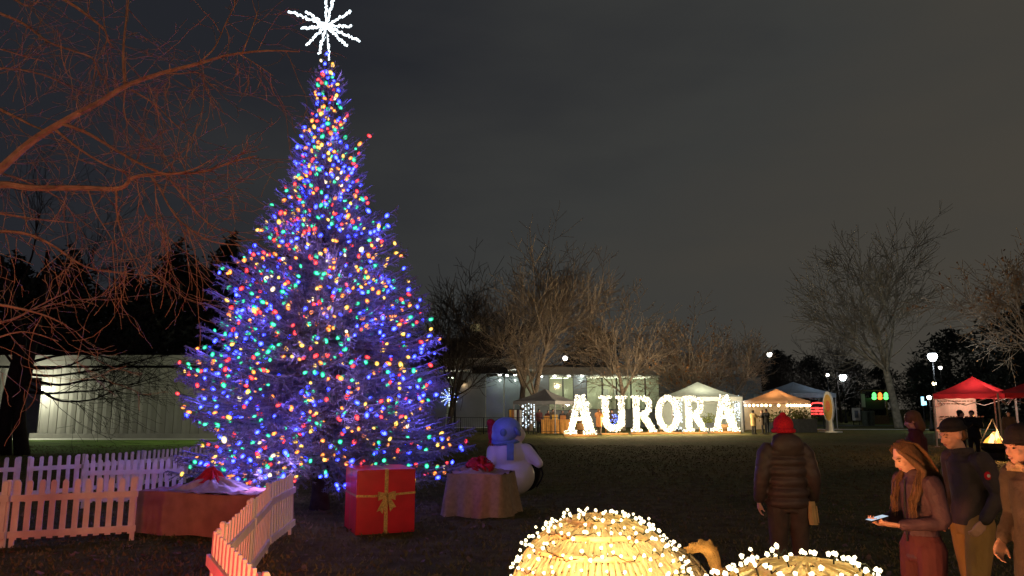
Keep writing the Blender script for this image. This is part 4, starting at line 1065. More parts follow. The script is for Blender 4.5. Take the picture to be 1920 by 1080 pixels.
# stall lit green and orange beyond the path
Y = 86.0; q = GB(1645, Y)
st = thing('lit_stall', 'stall with green and orange lamps beyond the path, left of the pale trunk', 'stall', q)
for i, (px, em) in enumerate(((1639, 'stall_green'), (1650, 'stall_orange'), (1661, 'stall_green'))):
    m = MB(); x = gp(px, 740, Y).x - q.x; m.ball((x, 0, zz(741, Y)), (.24, .2, .32), 10, 8); m.ball((x, .05, zz(746, Y)), (.28, .2, .22), 10, 8); m.build('lamp', E[em], st)
m = MB(); m.box((0, .6, zz(757, Y)), (2.6, .1, 1.3)); m.build('back_panel', M['black'], st)
m = MB(); m.box((0, .2, zz(786, Y)/2), (2.6, .9, zz(772, Y))); m.build('counter', M['wood_dark'], st)
m = MB(); m.box((-1.35, .1, zz(751, Y)), (.42, .08, 1.5)); m.build('side_board', M['fascia'], st)
m = MB(); m.box((0, .3, zz(732, Y)), (3.1, 1.8, .1)); m.build('roof', M['wood_dark'], st)
for x in (-1.4, 1.4): m = MB(); m.box((x, .3, zz(733, Y)/2), (.12, .12, zz(733, Y))); m.build('post', M['wood_dark'], st)
lamp('stall_light', q + V((0, -.6, zz(741, Y))), (.45, 1, .35), 14, .2)
for px, lb in ((1623, 'dark green litter bin left of the lit stall'), (1635, 'dark green litter bin right against the lit stall')):
    t = thing('litter_bin', lb, 'bin', GB(px, 78), 0, 'litter bins by the path'); m = MB(); m.lathe((0, 0, 0), [(.28, 0), (.33, 1.0), (.34, 1.35)], 14); m.build('body', M['green_bin'], t); m = MB(); m.lathe((0, 0, 1.36), [(.36, 0), (.36, .08), (.2, .16)], 14); m.build('lid', M['green_bin'], t)
t = thing('sandwich_board', 'small white board standing by the path, left of the litter bins', 'sign', GB(1607, 80)); m = MB(); m.box((0, 0, 1.15), (.85, .06, 1.3)); m.build('board', M['white_paint'], t); m = MB(); m.box((.02, -.036, 1.15), (.4, .012, .75)); m.build('print', M['sign_grey'], t)
for x in (-.3, .3): m = MB(); m.bar((x, .1, 0), (x, .04, .6), .05); m.build('leg', M['iron'], t)
t = thing('info_screen', 'small cyan-lit screen left of the red tent', 'screen', GB(1734, 66)); m = MB(); m.box((0, 0, zz(752, 66)), (.22, .06, .75)); m.box((.2, 0, zz(756, 66)), (.22, .06, .32)); m.build('screen', E['cyan'], t); m = MB(); m.box((.05, .07, zz(752, 66)/2), (.1, .06, zz(752, 66))); m.build('stand', M['iron'], t)
# planters with shrubs before the orange-lit tent
def planter(label, px, Y, w_, h, hs, seed, n=420):
    t = thing('planter', label, 'planter', GB(px, Y), 0, 'planters before the orange-lit tent'); m = MB(); m.box((0, 0, h/2), (w_, .8, h), taper=1.06); m.build('tub', M['planter'], t)
    m = MB(); rng = random.Random(seed)
    for i in range(n):
        p = V((rng.gauss(0, w_*.27), rng.gauss(0, .25), h + abs(rng.gauss(0, hs*.45)))); q = Euler((rng.random()*6, rng.random()*6, rng.random()*6)).to_matrix(); s = rng.uniform(.06, .13)
        m.quad(p + q @ V((-s, 0, 0)), p + q @ V((0, -s*.4, 0)), p + q @ V((s, 0, 0)), p + q @ V((0, s*.4, 0)))
    m.build('shrub', M['shrub'], t)
planter('wide dark planter with a yellow-green shrub, before the orange-lit tent', 1500, 57, 2.2, 1.0, .9, 1, 700)
planter('low planter with green shrub right behind the red-hatted man', 1462, 58, 1.8, .75, .8, 2)
# crowd barriers
def barrier(p0, p1, Y0, Y1, label, h=1.15):
    a, b = GB(p0, Y0), GB(p1, Y1); L_ = (b-a).length
    t = thing('crowd_barrier', label, 'barrier', a, math.atan2(b.y-a.y, b.x-a.x), 'black crowd barriers before the building')
    m = MB()
    for z in (.18, h): m.bar((0, 0, z), (L_, 0, z), .035)
    for x in (0, L_): m.bar((x, 0, 0), (x, 0, h), .04)
    m.build('frame', M['iron'], t); m = MB(); n = int(L_/.13)
    for k in range(1, n): m.bar((k*L_/n, 0, .18), (k*L_/n, 0, h), .016)
    m.build('bars', M['iron'], t)
    for x in (.2, L_-.2): m = MB(); m.bar((x, -.28, .02), (x, .28, .02), .05); m.build('foot', M['iron'], t)
bpx = [822, 864, 907, 950, 1000, 1050]
for k, w_ in enumerate(('first crowd barrier right of the spruce', 'second crowd barrier right of the spruce', 'crowd barrier just left of the snowman hat', 'crowd barrier behind the snowman', 'crowd barrier under the grey tent, left of the letter A')[:5]):
    barrier(bpx[k], bpx[k+1] - .6, 53.5, 53.5, w_)
barrier(1346, 1388, 58, 58, 'crowd barrier behind the last letter A'); barrier(1300, 1345, 58, 58, 'crowd barrier behind the second R')
# things at the grey tent
t = thing('sales_table', 'orange-draped sales table under the grey tent', 'table', GB(1043, 55.2)); m = MB(); m.grid(lambda u, v: V(((u-.5)*2.2, -.4 - .03*math.sin(u*40)*(1-v), .95*v)), 60, 3); m.box((0, 0, .96), (2.2, .8, .04)); m.build('cloth', M['table_orange'], t)
m = MB(); m.box((0, .35, .48), (2.1, .06, .95)); m.build('back', M['wood_dark'], t)
for k, (x, h, mm) in enumerate(((-.7, .22, 'table_orange'), (-.1, .3, 'yellow_paint'), (.5, .25, 'orange_coat'))):
    single(MB().box((0, 0, h/2), (.4, .3, h)).box((0, 0, h + .02), (.43, .33, .04)), 'carton', M[mm], ('orange carton at the left end of the sales table', 'yellow carton in the middle of the sales table', 'brown-orange carton at the right end of the sales table')[k], 'carton', GB(1043, 55.2) + V((x, 0, .985)), 0, 'cartons on the sales table')
t = thing('clothes_rail', 'rail hung with yellow, white and purple cloths left of the grey tent', 'clothes rail', GB(969, 56)); m = MB(); m.bar((-.6, 0, 1.7), (.6, 0, 1.7), .04); m.bar((-.6, 0, 0), (-.6, 0, 1.7), .04); m.bar((.6, 0, 0), (.6, 0, 1.7), .04); m.build('rail', M['iron'], t)
for k, mm in enumerate(('yellow_paint', 'orange_coat', 'white_paint', 'mauve', 'white_paint', 'mauve')):
    m = MB(); x = -.48 + k*.19; m.grid(lambda u, v: V((x + (u-.5)*.17, .04*math.sin(u*9), .5 + 1.18*v)), 6, 2); m.build('garment', M[mm], t)
t = thing('wooden_spool', 'round wooden barrel seen through the first letter A', 'barrel', GB(1092, 53)); m = MB(); m.lathe((0, 0, 0), [(.42, 0), (.52, .3), (.55, .55), (.52, .85), (.42, 1.15)], 18); m.build('staves', M['wood'], t, smooth=True)
for z in (.28, .85): m = MB(); m.lathe((0, 0, z), [(.545, -.03), (.545, .03)], 18); m.build('hoop', M['iron'], t)
t = thing('wooden_spool', 'round wicker basket seen through the last letter A', 'basket', GB(1357, 57)); m = MB(); m.lathe((0, 0, 0), [(.5, 0), (.72, .35), (.7, .6)], 18); m.build('basket', M['wood'], t, smooth=True); t.name = 'wicker_basket'
planter('small pale planter seen between the second R and the last A', 1329, 57.5, .9, .7, .7, 5, 200);

# paths and far ground
pth = MB(); pth.quad((18, 76, .008), (90, 76, .008), (90, 79.5, .008), (18, 79.5, .008)); tag(pth.build('path', M['asphalt']), 'paved path across the far side of the lawn', 'path', kind='structure')
pth = MB(); pth.quad((22, 64, .008), (80, 64, .008), (80, 65.4, .008), (22, 65.4, .008)); tag(pth.build('path', M['kerb']), 'thin pale path strip before the pale tree trunk', 'path', kind='structure')

# ================================================================== fire and chairs on the right
Y = 27.5; q = GB(1862, Y)
fp = thing('fire_pit', 'round steel fire pit with burning logs and a wooden tripod over it', 'fire pit', q)
m = MB(); m.lathe((0, 0, 0), [(.28, 0), (.3, .25), (.55, .42), (.62, .6), (.58, .6), (.45, .42)], 18); m.build('bowl', M['iron'], fp)
rng = random.Random(8)
for k in range(6): m = MB(); a = k*1.05; m.tube([(.4*math.cos(a), .4*math.sin(a), .5), (-.05*math.cos(a), -.05*math.sin(a), .95)], [.05, .04], 7); m.build('log', M['log'], fp)
for k, (x, y, h, r) in enumerate(((-.12, -.1, .42, .17), (.05, -.12, .52, .17), (-.02, .1, .45, .17), (.17, -.05, .36, .13), (-.24, 0, .32, .12), (.0, -.22, .30, .14), (.34, -.1, .2, .09))):
    m = MB(); m.tube([(x, y, .5), (x*1.15, y, .5 + h*.25), (x + .03*math.sin(k*3), y, .5 + h*.6), (x*.7 - .03*math.cos(k*2), y*.8, .5 + h)], [r*.7, r, r*.55, .012], 8); m.build('flame', E['fire_hot'] if k < 3 else E['fire'], fp, smooth=True)
for a in (.5, 2.6, 4.7): m = MB(); m.tube([(.75*math.cos(a), .75*math.sin(a), 0), (0, 0, 1.45)], .018, 6); m.build('tripod_pole', M['black'], fp)
lamp('fire_light', q + V((0, -.25, 1.05)), (1.0, .44, .15), 480, .25)
# ================================================================== people
def hand(m, w_, d, pn, curl=.5, side=1, s=1.0):
    # wrist, direction of the fingers, palm normal (the way the fingers curl), side = +1/-1 puts the thumb on that side of (d x pn)
    w_, d, pn = V(w_), V(d).normalized(), V(pn); pn = (pn - d*pn.dot(d)).normalized(); lat = d.cross(pn) * side
    m.limb([w_ - d*.02, w_ + d*.03, w_ + d*.075*s], [(.021*s, .016*s), (.033*s, .017*s), (.040*s, .014*s)], 10) if False else None
    for k in range(5):
        o = lat * ((k - 2)*.0165*s); m.limb([w_ + o*.55, w_ + o*.9 + d*.045*s, w_ + o + d*.085*s], [.014*s, .0155*s, .0135*s], 8)
    for k, ln in enumerate((.072, .080, .074, .058)):
        q = w_ + d*.085*s + lat*((1.5 - k)*.0205*s); ang = 0; pts = [q]; dd = d
        for j in range(3):
            ang += curl*(.55 + .35*j); dd = (d*math.cos(ang) + pn*math.sin(ang) + lat*(1.5-k)*.06*(1 - j*.4)).normalized(); q = q + dd*(ln*s*(.45, .32, .23)[j]); pts.append(q)
        m.limb(pts, [.0098*s, .0092*s, .0085*s, .007*s], 8)
    q = w_ + d*.025*s + lat*.03*s; dd = (d*.75 + lat*.75 + pn*.35).normalized(); p1 = q + dd*.035*s; p2 = p1 + (d + pn*.5 + lat*.15).normalized()*.032*s; p3 = p2 + (d + pn*.7).normalized()*.024*s
    m.limb([q, p1, p2, p3], [.0135*s, .012*s, .0105*s, .0085*s], 8)

def person(label, loc, rz, H, pose=None, clothes=None, group=None, vox=.0075, hands=True, detail=True):
    """Facing -Y before the turn rz; metres scaled by H/1.75. Body first, clothes as children."""
    k = H / 1.75; J = dict(pel=(0, 0, .95), wai=(0, 0, 1.10), che=(0, .0, 1.30), nek=(0, .01, 1.47), hed=(0, -.02, 1.62), tilt=0, yaw=0,
        shL=(.185, 0, 1.42), elL=(.235, .03, 1.14), wrL=(.245, -.05, .90), hdL=(0, -.15, -1), pnL=(-1, 0, 0),
        shR=(-.185, 0, 1.42), elR=(-.235, .03, 1.14), wrR=(-.245, -.05, .90), hdR=(0, -.15, -1), pnR=(1, 0, 0), curlL=.45, curlR=.45,
        hiL=(.095, 0, .92), knL=(.105, -.03, .50), anL=(.11, .01, .09), hiR=(-.095, 0, .92), knR=(-.105, -.03, .50), anR=(-.11, .01, .09), toe=(0, -1, 0))
    J.update(pose or {}); C_ = dict(jacket='navy', trousers='dark_trousers', fat=1.0, quilt=0, hem=.86, collar=1)
    C_.update(clothes or {})
    W_ = lambda n: V(J[n]) * k
    b = MB(); pel, wai, che, nek, hed = (W_(n) for n in ('pel', 'wai', 'che', 'nek', 'hed'))
    b.rings([(pel - V((0,0,.1*k)), .13*k, .09*k), (pel, .155*k, .105*k), (wai, .13*k, .09*k), (che, .155*k, .10*k), (che + (nek-che)*.6, .15*k, .085*k), (nek - V((0,0,.015*k)), .07*k, .06*k)], 18)
    b.limb([nek - V((0, 0, .04*k)), nek.lerp(hed, .55)], [.056*k, .052*k], 12)
    Q = Euler((J['tilt'], 0, 0)).to_matrix(); Q = Euler((0, 0, J['yaw'])).to_matrix() @ Q
    def hp(x, y, z): return hed + Q @ (V((x, y, z)) * k)
    def hball(m, c, r, rot=None): m.ball(hp(*c), [q*k for q in r], 16, 12, Q if rot is None else Q @ rot)
    hball(b, (0, .012, .028), (.074, .092, .088)); hball(b, (0, -.018, -.02), (.063, .072, .085)); hball(b, (0, -.05, -.078), (.034, .034, .026)); hball(b, (0, -.012, -.06), (.052, .058, .036))
    hball(b, (0, -.078, .028), (.05, .016, .014)); b.limb([hp(0, -.082, .018), hp(0, -.099, -.012), hp(0, -.104, -.026)], [.009*k, .012*k, .0145*k], 8)
    for s in (-1, 1): hball(b, (s*.012, -.094, -.03), (.009, .010, .008)); hball(b, (s*.077, .008, -.005), (.012, .022, .032)); hball(b, (s*.038, -.062, -.02), (.022, .02, .018))
    hball(b, (0, -.086, -.052), (.021, .011, .006)); hball(b, (0, -.083, -.063), (.018, .011, .006))
    for s in 'LR':
        sh, el, wr = W_('sh'+s), W_('el'+s), W_('wr'+s)
        b.limb([sh, sh.lerp(el, .5), el, el.lerp(wr, .4), wr], [.055*k, .048*k, .038*k, .036*k, .026*k], 10)
        if hands: hand(b, wr + (wr-el).normalized()*.01, J['hd'+s], J['pn'+s], J['curl'+s], 1 if s == 'L' else -1, k*.98)
        hi, kn, an = W_('hi'+s), W_('kn'+s), W_('an'+s)
        b.limb([hi, hi.lerp(kn, .5), kn, kn.lerp(an, .35), an], [.085*k, .075*k, .052*k, .054*k, .036*k], 12)
        b.limb([an - V((0, -.02*k, .03*k)), an + V(J['toe'])*.14*k - V((0, 0, .055*k))], [.04*k, .035*k], 10)
    body = b.build('person', M[C_.get('skin', 'skin')], None, remesh=vox*k, smooth_it=2); body.location = loc; body.rotation_euler = (0, 0, rz)
    tag(body, label, 'person', group)
    # jacket
    f = C_['fat']; j = MB(); hem = C_['hem']*k
    rows = []; n = 26; top = nek.z - .005*k
    prof_ = [(hem, .185, .135), (pel.z, .18, .135), (wai.z, .165, .122), (che.z, .185, .13), (che.z + .10*k, .185, .122), (nek.z - .055*k, .135, .10), (nek.z + .012*k, .075, .072)]
    def axis(z):
        pts_ = [pel, wai, che, nek]
        if z <= pel.z: return V((pel.x, pel.y, 0))
        for a, c in zip(pts_, pts_[1:]):
            if a.z <= z <= c.z: return a.lerp(c, (z-a.z)/max(1e-6, c.z-a.z))
        return nek
    for i in range(n*2+1):
        z = hem + (top + .017*k - hem)*i/(n*2)
        for (za, xa, ya), (zb, xb, yb) in zip(prof_, prof_[1:]):
            if za <= z <= zb + 1e-6:
                t = (z-za)/max(1e-6, zb-za); t = t*t*(3-2*t); rx, ry = xa+(xb-xa)*t, ya+(yb-ya)*t; break
        q = 1.0
        if C_['quilt'] and z < che.z + .12*k: q = 1 + .21*abs(math.sin((z-hem)/(.10*k)*math.pi))**.55 - .15
        c_ = axis(z); rows.append((V((c_.x, c_.y, z)), rx*f*q*k, ry*f*q*k))
    j.rings(rows, 28)
    for s in 'LR':
        sh, el, wr = W_('sh'+s), W_('el'+s), W_('wr'+s); cuff = el.lerp(wr, .93)
        P_, R_ = [], []
        for i in range(22):
            t = i/21; p = sh.lerp(el, t*2) if t < .5 else el.lerp(cuff, t*2-1); r = (.083 - .016*t*2 if t < .5 else .067 - .018*(t*2-1))*f
            if C_['quilt']: r *= 1 + .08*abs(math.sin(t*18)) - .03
            else: r *= 1 + .035*math.sin(t*21 + (0 if s == 'L' else 2))
            P_.append(p); R_.append(r*k)
        j.limb([P_[0] + V((-.05 if s == 'L' else .05, 0, -.01))*k] + P_, [R_[0]] + R_, 14)
    if C_['collar']: j.tube([nek + V((.07*k*math.cos(a/14*6.283)*f, .066*k*math.sin(a/14*6.283)*f, .022*k)) for a in range(15)], .03*k*f, 8)
    if C_.get('hood'): j.ball(nek + V((0, .075*k, .0)), (.16*k, .085*k, .12*k), 16, 10); j.ball(nek + V((0, .03*k, .05*k)), (.135*k, .115*k, .075*k), 16, 10)
    jk = j.build('jacket', M[C_['jacket']], body, remesh=max(.009, vox*1.2)*k, smooth_it=0 if C_['quilt'] else 2)
    # trousers and shoes
    t_ = MB(); t_.rings([(pel - V((0, 0, .13*k)), .155*k, .11*k), (pel - V((0, 0, .03*k)), .172*k, .12*k), (pel + V((0, 0, .07*k)), .158*k, .112*k)], 20)
    for s in 'LR':
        hi, kn, an = W_('hi'+s), W_('kn'+s), W_('an'+s); w__ = C_.get('leg', 1.0)
        t_.limb([hi, hi.lerp(kn, .5), kn, kn.lerp(an, .5), an + V((0, 0, .02*k))], [.100*k*w__, .091*k*w__, .074*k*w__, .070*k*w__, .066*k*w__], 14)
    t_.build('trousers', M[C_['trousers']], body, remesh=max(.010, vox*1.3)*k, smooth_it=2)
    for s in 'LR':
        an = W_('an'+s); sm = MB(); sm.limb([an + V((0, .035*k, -.035*k)), an + V(J['toe'])*.07*k - V((0, 0, .045*k)), an + V(J['toe'])*.17*k - V((0, 0, .055*k))], [(.046*k, .05*k), (.05*k, .045*k), (.044*k, .033*k)], 12)
        sm.box(an + V(J['toe'])*.06*k - V((0, 0, .083*k)), (.09*k, .27*k, .014*k)); sm.build('shoe', M['shoe'], body, smooth=True)
    if detail:
        for s in (-1, 1):
            e_ = MB(); hball(e_, (s*.031, -.079, .006), (.012, .007, .0055 if J['tilt'] < .2 else .003)); e_.build('eye', M['eye'], body, smooth=True)
            e_ = MB(); e_.limb([hp(s*.016, -.088, .024), hp(s*.034, -.085, .031), hp(s*.052, -.071, .024)], [.004*k, .0048*k, .003*k], 6); e_.build('eyebrow', M[C_.get('haircol', 'hair')], body, smooth=True)
        l_ = MB(); hball(l_, (0, -.0905, -.052), (.020, .008, .0045)); hball(l_, (0, -.089, -.061), (.017, .008, .0045)); l_.build('lips', M['lip'], body, smooth=True)
    return body, hp, hball, k, J, W_

# woman looking at her telephone
wl_ = P(1716, 850, 5.6); wl_.z = 0
pw, hp, hball, k, J, W_ = person('woman in a mauve jacket with long hair, looking down at the phone in her hands', wl_, R(-80), 1.63,
    dict(hed=(0, -.085, 1.605), nek=(0, -.02, 1.47), tilt=.50, yaw=-.12, shL=(.18, -.01, 1.41), elL=(.225, .02, 1.13), wrL=(.075, -.235, 1.10), hdL=(-.55, -.8, .05), pnL=(-.3, .1, .9), curlL=.55,
         shR=(-.18, -.01, 1.41), elR=(-.225, -.02, 1.14), wrR=(-.085, -.28, 1.10), hdR=(.35, -.9, .12), pnR=(.3, 0, .9), curlR=.6),
    dict(jacket='mauve', trousers='maroon', fat=.85, hem=.84, leg=1.08))
m = MB(); hball(m, (0, .020, .046), (.080, .089, .076)); hball(m, (0, .06, -.03), (.080, .055, .10))
for s in (1,):
    m.limb([hp(s*.045, -.045, .085), hp(s*.080, -.035, .03), hp(s*.092, -.005, -.06), hp(s*.10, .01, -.13)] + [pw and V((s*.115*k, -.075*k, 1.40*k)), V((s*.11*k, -.125*k, 1.28*k)), V((s*.095*k, -.14*k, 1.20*k))], [.014*k, .022*k, .028*k, .032*k, .034*k, .028*k, .012*k], 12)
m.limb([hp(0, .085, 0), V((0, .075*k, 1.50*k)), V((0, .12*k, 1.36*k)), V((0, .125*k, 1.25*k))], [(.07*k, .05*k), (.10*k, .045*k), (.11*k, .032*k), (.06*k, .012*k)], 12)
m.build('hair', M['hair'], pw, remesh=.010, smooth_it=2)
m = MB(); rng = random.Random(17)
for q in range(150):                                           # loose strands over the mass of the hair
    s = 1 if rng.random() < .8 else -1; u = rng.random(); z0 = rng.uniform(-.01, .012)
    if u < .6:
        a = [hp(s*rng.uniform(.0, .03), -.01 + rng.uniform(-.04, .06), .120 + z0), hp(s*.070, -.025 + rng.uniform(-.03, .05), .085), hp(s*.090, -.015 + rng.uniform(-.03, .05), .01), hp(s*.104, rng.uniform(-.02, .05), -.08)]
        x1 = rng.uniform(.085, .145); b = [V((s*x1*k, rng.uniform(-.12, -.03)*k, 1.40*k)), V((s*(x1 - .01)*k, rng.uniform(-.165, -.10)*k, 1.29*k)), V((s*(x1 + rng.uniform(-.03, .01))*k, rng.uniform(-.17, -.12)*k, rng.uniform(1.13, 1.22)*k))]
    else:
        x1 = rng.uniform(-.1, .1); a = [hp(x1*.3, .02, .128), hp(x1*.8, .098, .06), hp(x1, .115, -.02)]; b = [V((x1*1.1*k, .135*k, 1.45*k)), V((x1*1.1*k, .155*k, 1.33*k)), V((x1*k, .15*k, rng.uniform(1.18, 1.26)*k))]
    m.tube(a + b, [.0035, .005, .005, .0045, .004, .003, .0015][:len(a + b)], 4)
m.build('hair_strands', M['hair'], pw)
mz = MB(); mz.tube([V((.012*k, -.122*k, 1.44*k)), V((.0, -.133*k, 1.2*k)), V((-.0, -.131*k, .97*k))], .006, 5); mz.build('zip', M['black'], pw)
ph = MB(); ph.box((0, 0, 0), (.072, .148, .009)); hl = V((-.02, -.36, 1.14)) * k
pos = Matrix.Rotation(R(-80), 3, 'Z') @ hl + wl_
phone = single(ph, 'phone', [M['black']], 'phone held level in both hands of the woman in the mauve jacket', 'phone', pos, R(-62)); phone.rotation_euler = (R(12), 0, R(-80))
ph = MB(); ph.box((0, 0, .0058), (.066, .138, .002)); ph.build('screen', emit('phone_screen', (.7, .85, 1.0), .8), phone)

# man in a black cap
ml_ = P(1810, 850, 6.4); ml_.z = 0
pm_, hp, hball, k, J, W_ = person('man in a black knit cap, dark jacket and khaki trousers, facing left', ml_, R(-82), 1.75,
    dict(hed=(0, -.105, 1.62), nek=(0, -.03, 1.47), che=(0, -.0, 1.30), tilt=.28, yaw=-.05, elL=(.25, .07, 1.16), wrL=(.21, -.06, .95), hdL=(-.3, -.5, -.8), elR=(-.25, .05, 1.15), wrR=(-.2, -.1, .95), hdR=(.3, -.6, -.8),
         knL=(.10, -.07, .5), anL=(.11, -.02, .09), knR=(-.10, .03, .5), anR=(-.11, .10, .09)), dict(jacket='navy', trousers='khaki', fat=.96, hem=.90, leg=1.12))
m = MB(); hball(m, (0, .022, .070), (.088, .100, .076)); m.tube([hp(.088*math.cos(a/18*6.283), .016 + .101*math.sin(a/18*6.283), .052 - .018*math.sin(a/18*6.283)) for a in range(19)], .019*k, 8)
m.build('cap', M['black_cloth'], pm_, remesh=.009, smooth_it=2)
m = MB(); hball(m, (0, .06, -.01), (.078, .05, .06)); m.build('hair', M['hair'], pm_, remesh=.010)
m = MB(); hball(m, (0, -.106, .070), (.022, .005, .014)); m.build('cap_badge', M['banner'], pm_, smooth=True)
m = MB(); m.ball((.262*k, -.03*k, 1.31*k), (.010, .034, .034), 16, 8); m.build('sleeve_badge', M['red_knit'], pm_, smooth=True)
m = MB(); m.ball((.270*k, -.03*k, 1.31*k), (.006, .016, .014), 12, 8); m.build('badge_mark', M['white_paint'], pm_, smooth=True)

# woman with the fur collar at the right edge
rl_ = P(1934, 850, 5.0); rl_.z = 0
pr_, hp, hball, k, J, W_ = person('woman in black hat, brown coat and fur collar, cut by the right edge', rl_, R(-82), 1.72,
    dict(hed=(0, -.075, 1.62), tilt=.12, elL=(.24, .06, 1.15), wrL=(.2, -.10, .96), hdL=(-.2, -.5, -.8), elR=(-.25, .04, 1.15), wrR=(-.19, -.12, 1.0), hdR=(.2, -.5, -.8)), dict(jacket='brown_coat', trousers='dark_trousers', fat=.98, hem=.62, collar=1))
m = MB(); hball(m, (0, .02, .068), (.094, .110, .092)); m.tube([hp(.090*math.cos(a/18*6.283), .016 + .104*math.sin(a/18*6.283), .042) for a in range(19)], .014*k, 8); m.build('hat', M['black_cloth'], pr_, remesh=.009, smooth_it=2)
m = MB(); rng = random.Random(3)
for a in range(120):
    th = a/120*6.283; c = V((.10*math.cos(th), .005 + .105*math.sin(th), 1.485)) * k; d = V((math.cos(th), math.sin(th), rng.uniform(-.3, .9))).normalized()
    m.limb([c, c + d*.05 + V((0, 0, rng.uniform(-.02, .02)))], [.024, .007], 6)
m.build('fur_collar', M['fur'], pr_, remesh=.009)
m = MB(); hball(m, (0, .05, -.03), (.086, .06, .10)); m.limb([hp(.075, 0, -.03), hp(.08, .0, -.12)], [.02, .02], 8); m.limb([hp(-.075, 0, -.03), hp(-.08, .0, -.12)], [.02, .02], 8); m.build('hair', M['hair'], pr_, remesh=.010, smooth_it=2)
m = MB(); hball(m, (0, -.0945, -.0555), (.014, .006, .003)); m.build('teeth', M['white_paint'], pr_, smooth=True)

# man in the red hat, from behind
hl_ = P(1474, 880, 7.7); hl_.z = 0
ph_, hp, hball, k, J, W_ = person('man in a bright red knit hat and dark quilted jacket, seen from behind', hl_, R(176), 1.76,
    dict(elL=(.25, .03, 1.15), shL=(.18, 0, 1.41), shR=(-.18, 0, 1.41), elR=(-.25, .03, 1.15), wrL=(.27, -.04, .93), wrR=(-.265, -.07, .93), hdR=(0, -.2, -1), hed=(0, -.03, 1.62)), dict(jacket='puffer', fat=1.12, quilt=1, hem=.86, hood=1, leg=1.12), vox=.009)
m = MB(); hball(m, (0, .015, .045), (.098, .112, .103)); m.tube([hp(.098*math.cos(a/18*6.283), .012 + .110*math.sin(a/18*6.283), -.012) for a in range(19)], .023*k, 8); hball(m, (0, .02, .15), (.03, .03, .025)); m.build('hat', M['red_knit'], ph_, remesh=.009, smooth_it=1)
m = MB(); hball(m, (0, .07, -.03), (.07, .04, .05)); m.build('hair', M['hair'], ph_, remesh=.010)
bagp = P(1523, 960, 7.6)
m = MB(); m.rings([(V((0, 0, .10)), .035, .022), (V((0, 0, .04)), .04, .025), (V((.005, 0, -.05)), .048, .035), (V((.01, 0, -.12)), .046, .033)], 12)
for a in range(3): m.tube([(-.03 + .03*a, -.03, .06), (-.02 + .03*a, -.037, -.1)], .006, 5)
single(m, 'paper_bag', M['tan_coat'], 'small yellow paper bag in the hand of the red-hatted man', 'bag', bagp, .3)

# person with brown hair behind the woman
bl_ = P(1719, 850, 10.5); bl_.z = 0
pb_, hp, hball, k, J, W_ = person('brown-haired person in dark red behind the woman with the phone', bl_, R(-120), 1.80, dict(tilt=.3), dict(jacket='maroon', trousers='dark_trousers', fat=1.05), vox=.011)
m = MB(); hball(m, (0, .02, .04), (.10, .11, .10)); hball(m, (0, .06, -.06), (.10, .07, .12)); m.build('hair', M['hair'], pb_, remesh=.012, smooth_it=2)

# far people
def far_person(label, px, Y, rz, H, jacket, trousers, hair='hair', pose=None, fat=1.05, hem=.8, group=None, dy=0):
    g_ = GB(px, Y); p_, hp, hball, k, J, W_ = person(label, g_, rz, H, pose, dict(jacket=jacket, trousers=trousers, fat=fat, hem=hem), group, vox=.022, hands=False, detail=False)
    m = MB(); hball(m, (0, .025, .04), (.092, .098, .09)); hball(m, (0, .06, -.02), (.08, .05, .08)); m.build('hair', M[hair], p_, smooth=True)
    return p_
up_ = dict(elL=(.26, -.1, 1.2), wrL=(.12, -.3, 1.3), elR=(-.26, -.1, 1.2), wrR=(-.12, -.3, 1.3))
far_person('dark silhouetted person left of the fire, before the printed banner', 1802, 25, R(60), 1.78, 'black_cloth', 'black_cloth', 'black', up_, 1.2)
far_person('dark silhouetted person right by the fire', 1824, 26, R(-40), 1.76, 'black_cloth', 'black_cloth', 'black', up_, 1.25)
far_person('person in dark clothes under the red tent, right of the fire', 1893, 33, R(-30), 1.7, 'dark_trousers', 'black_cloth', 'black')
far_person('orange-lit person standing between the letters A and U', 1123, 51, R(150), 1.78, 'orange_coat', 'brown_coat', 'hair', up_, 1.15, .55)
far_person('person in a long yellow coat standing right of the last letter', 1413, 53, R(120), 1.68, 'tan_coat', 'black_cloth', 'black', up_, 1.2, .6)
far_person('person in a brown coat next to the yellow-coated one', 1430, 53.5, R(-100), 1.68, 'brown_coat', 'black_cloth', 'hair', up_, 1.1, .65)
far_person('dark-coated person at the right of the pair by the orange-lit tent', 1438, 52.5, R(-60), 1.74, 'black_cloth', 'black_cloth', 'black', up_, 1.1)
for px, H, mm, lb in ((1011, 1.74, 'maroon', 'person in dark red at the front pole of the grey tent'), (1028, 1.66, 'maroon', 'person left behind the orange sales table'), (1037, 1.76, 'brown_coat', 'tallest person behind the orange sales table'),
                      (1055, 1.64, 'navy', 'person in dark blue behind the right of the sales table'), (1068, 1.7, 'dark_trousers', 'person at the right end of the sales table, by the letter A')):
    far_person(lb, px, 56.6, R(20), H, mm, 'black_cloth', 'black', None, 1.05)
far_person('person standing by the low lights between the O and the second R', 1268, 58, R(30), 1.72, 'navy', 'black_cloth', 'black')
far_person('person behind the letter U', 1148, 57, R(-20), 1.7, 'brown_coat', 'black_cloth', 'black')

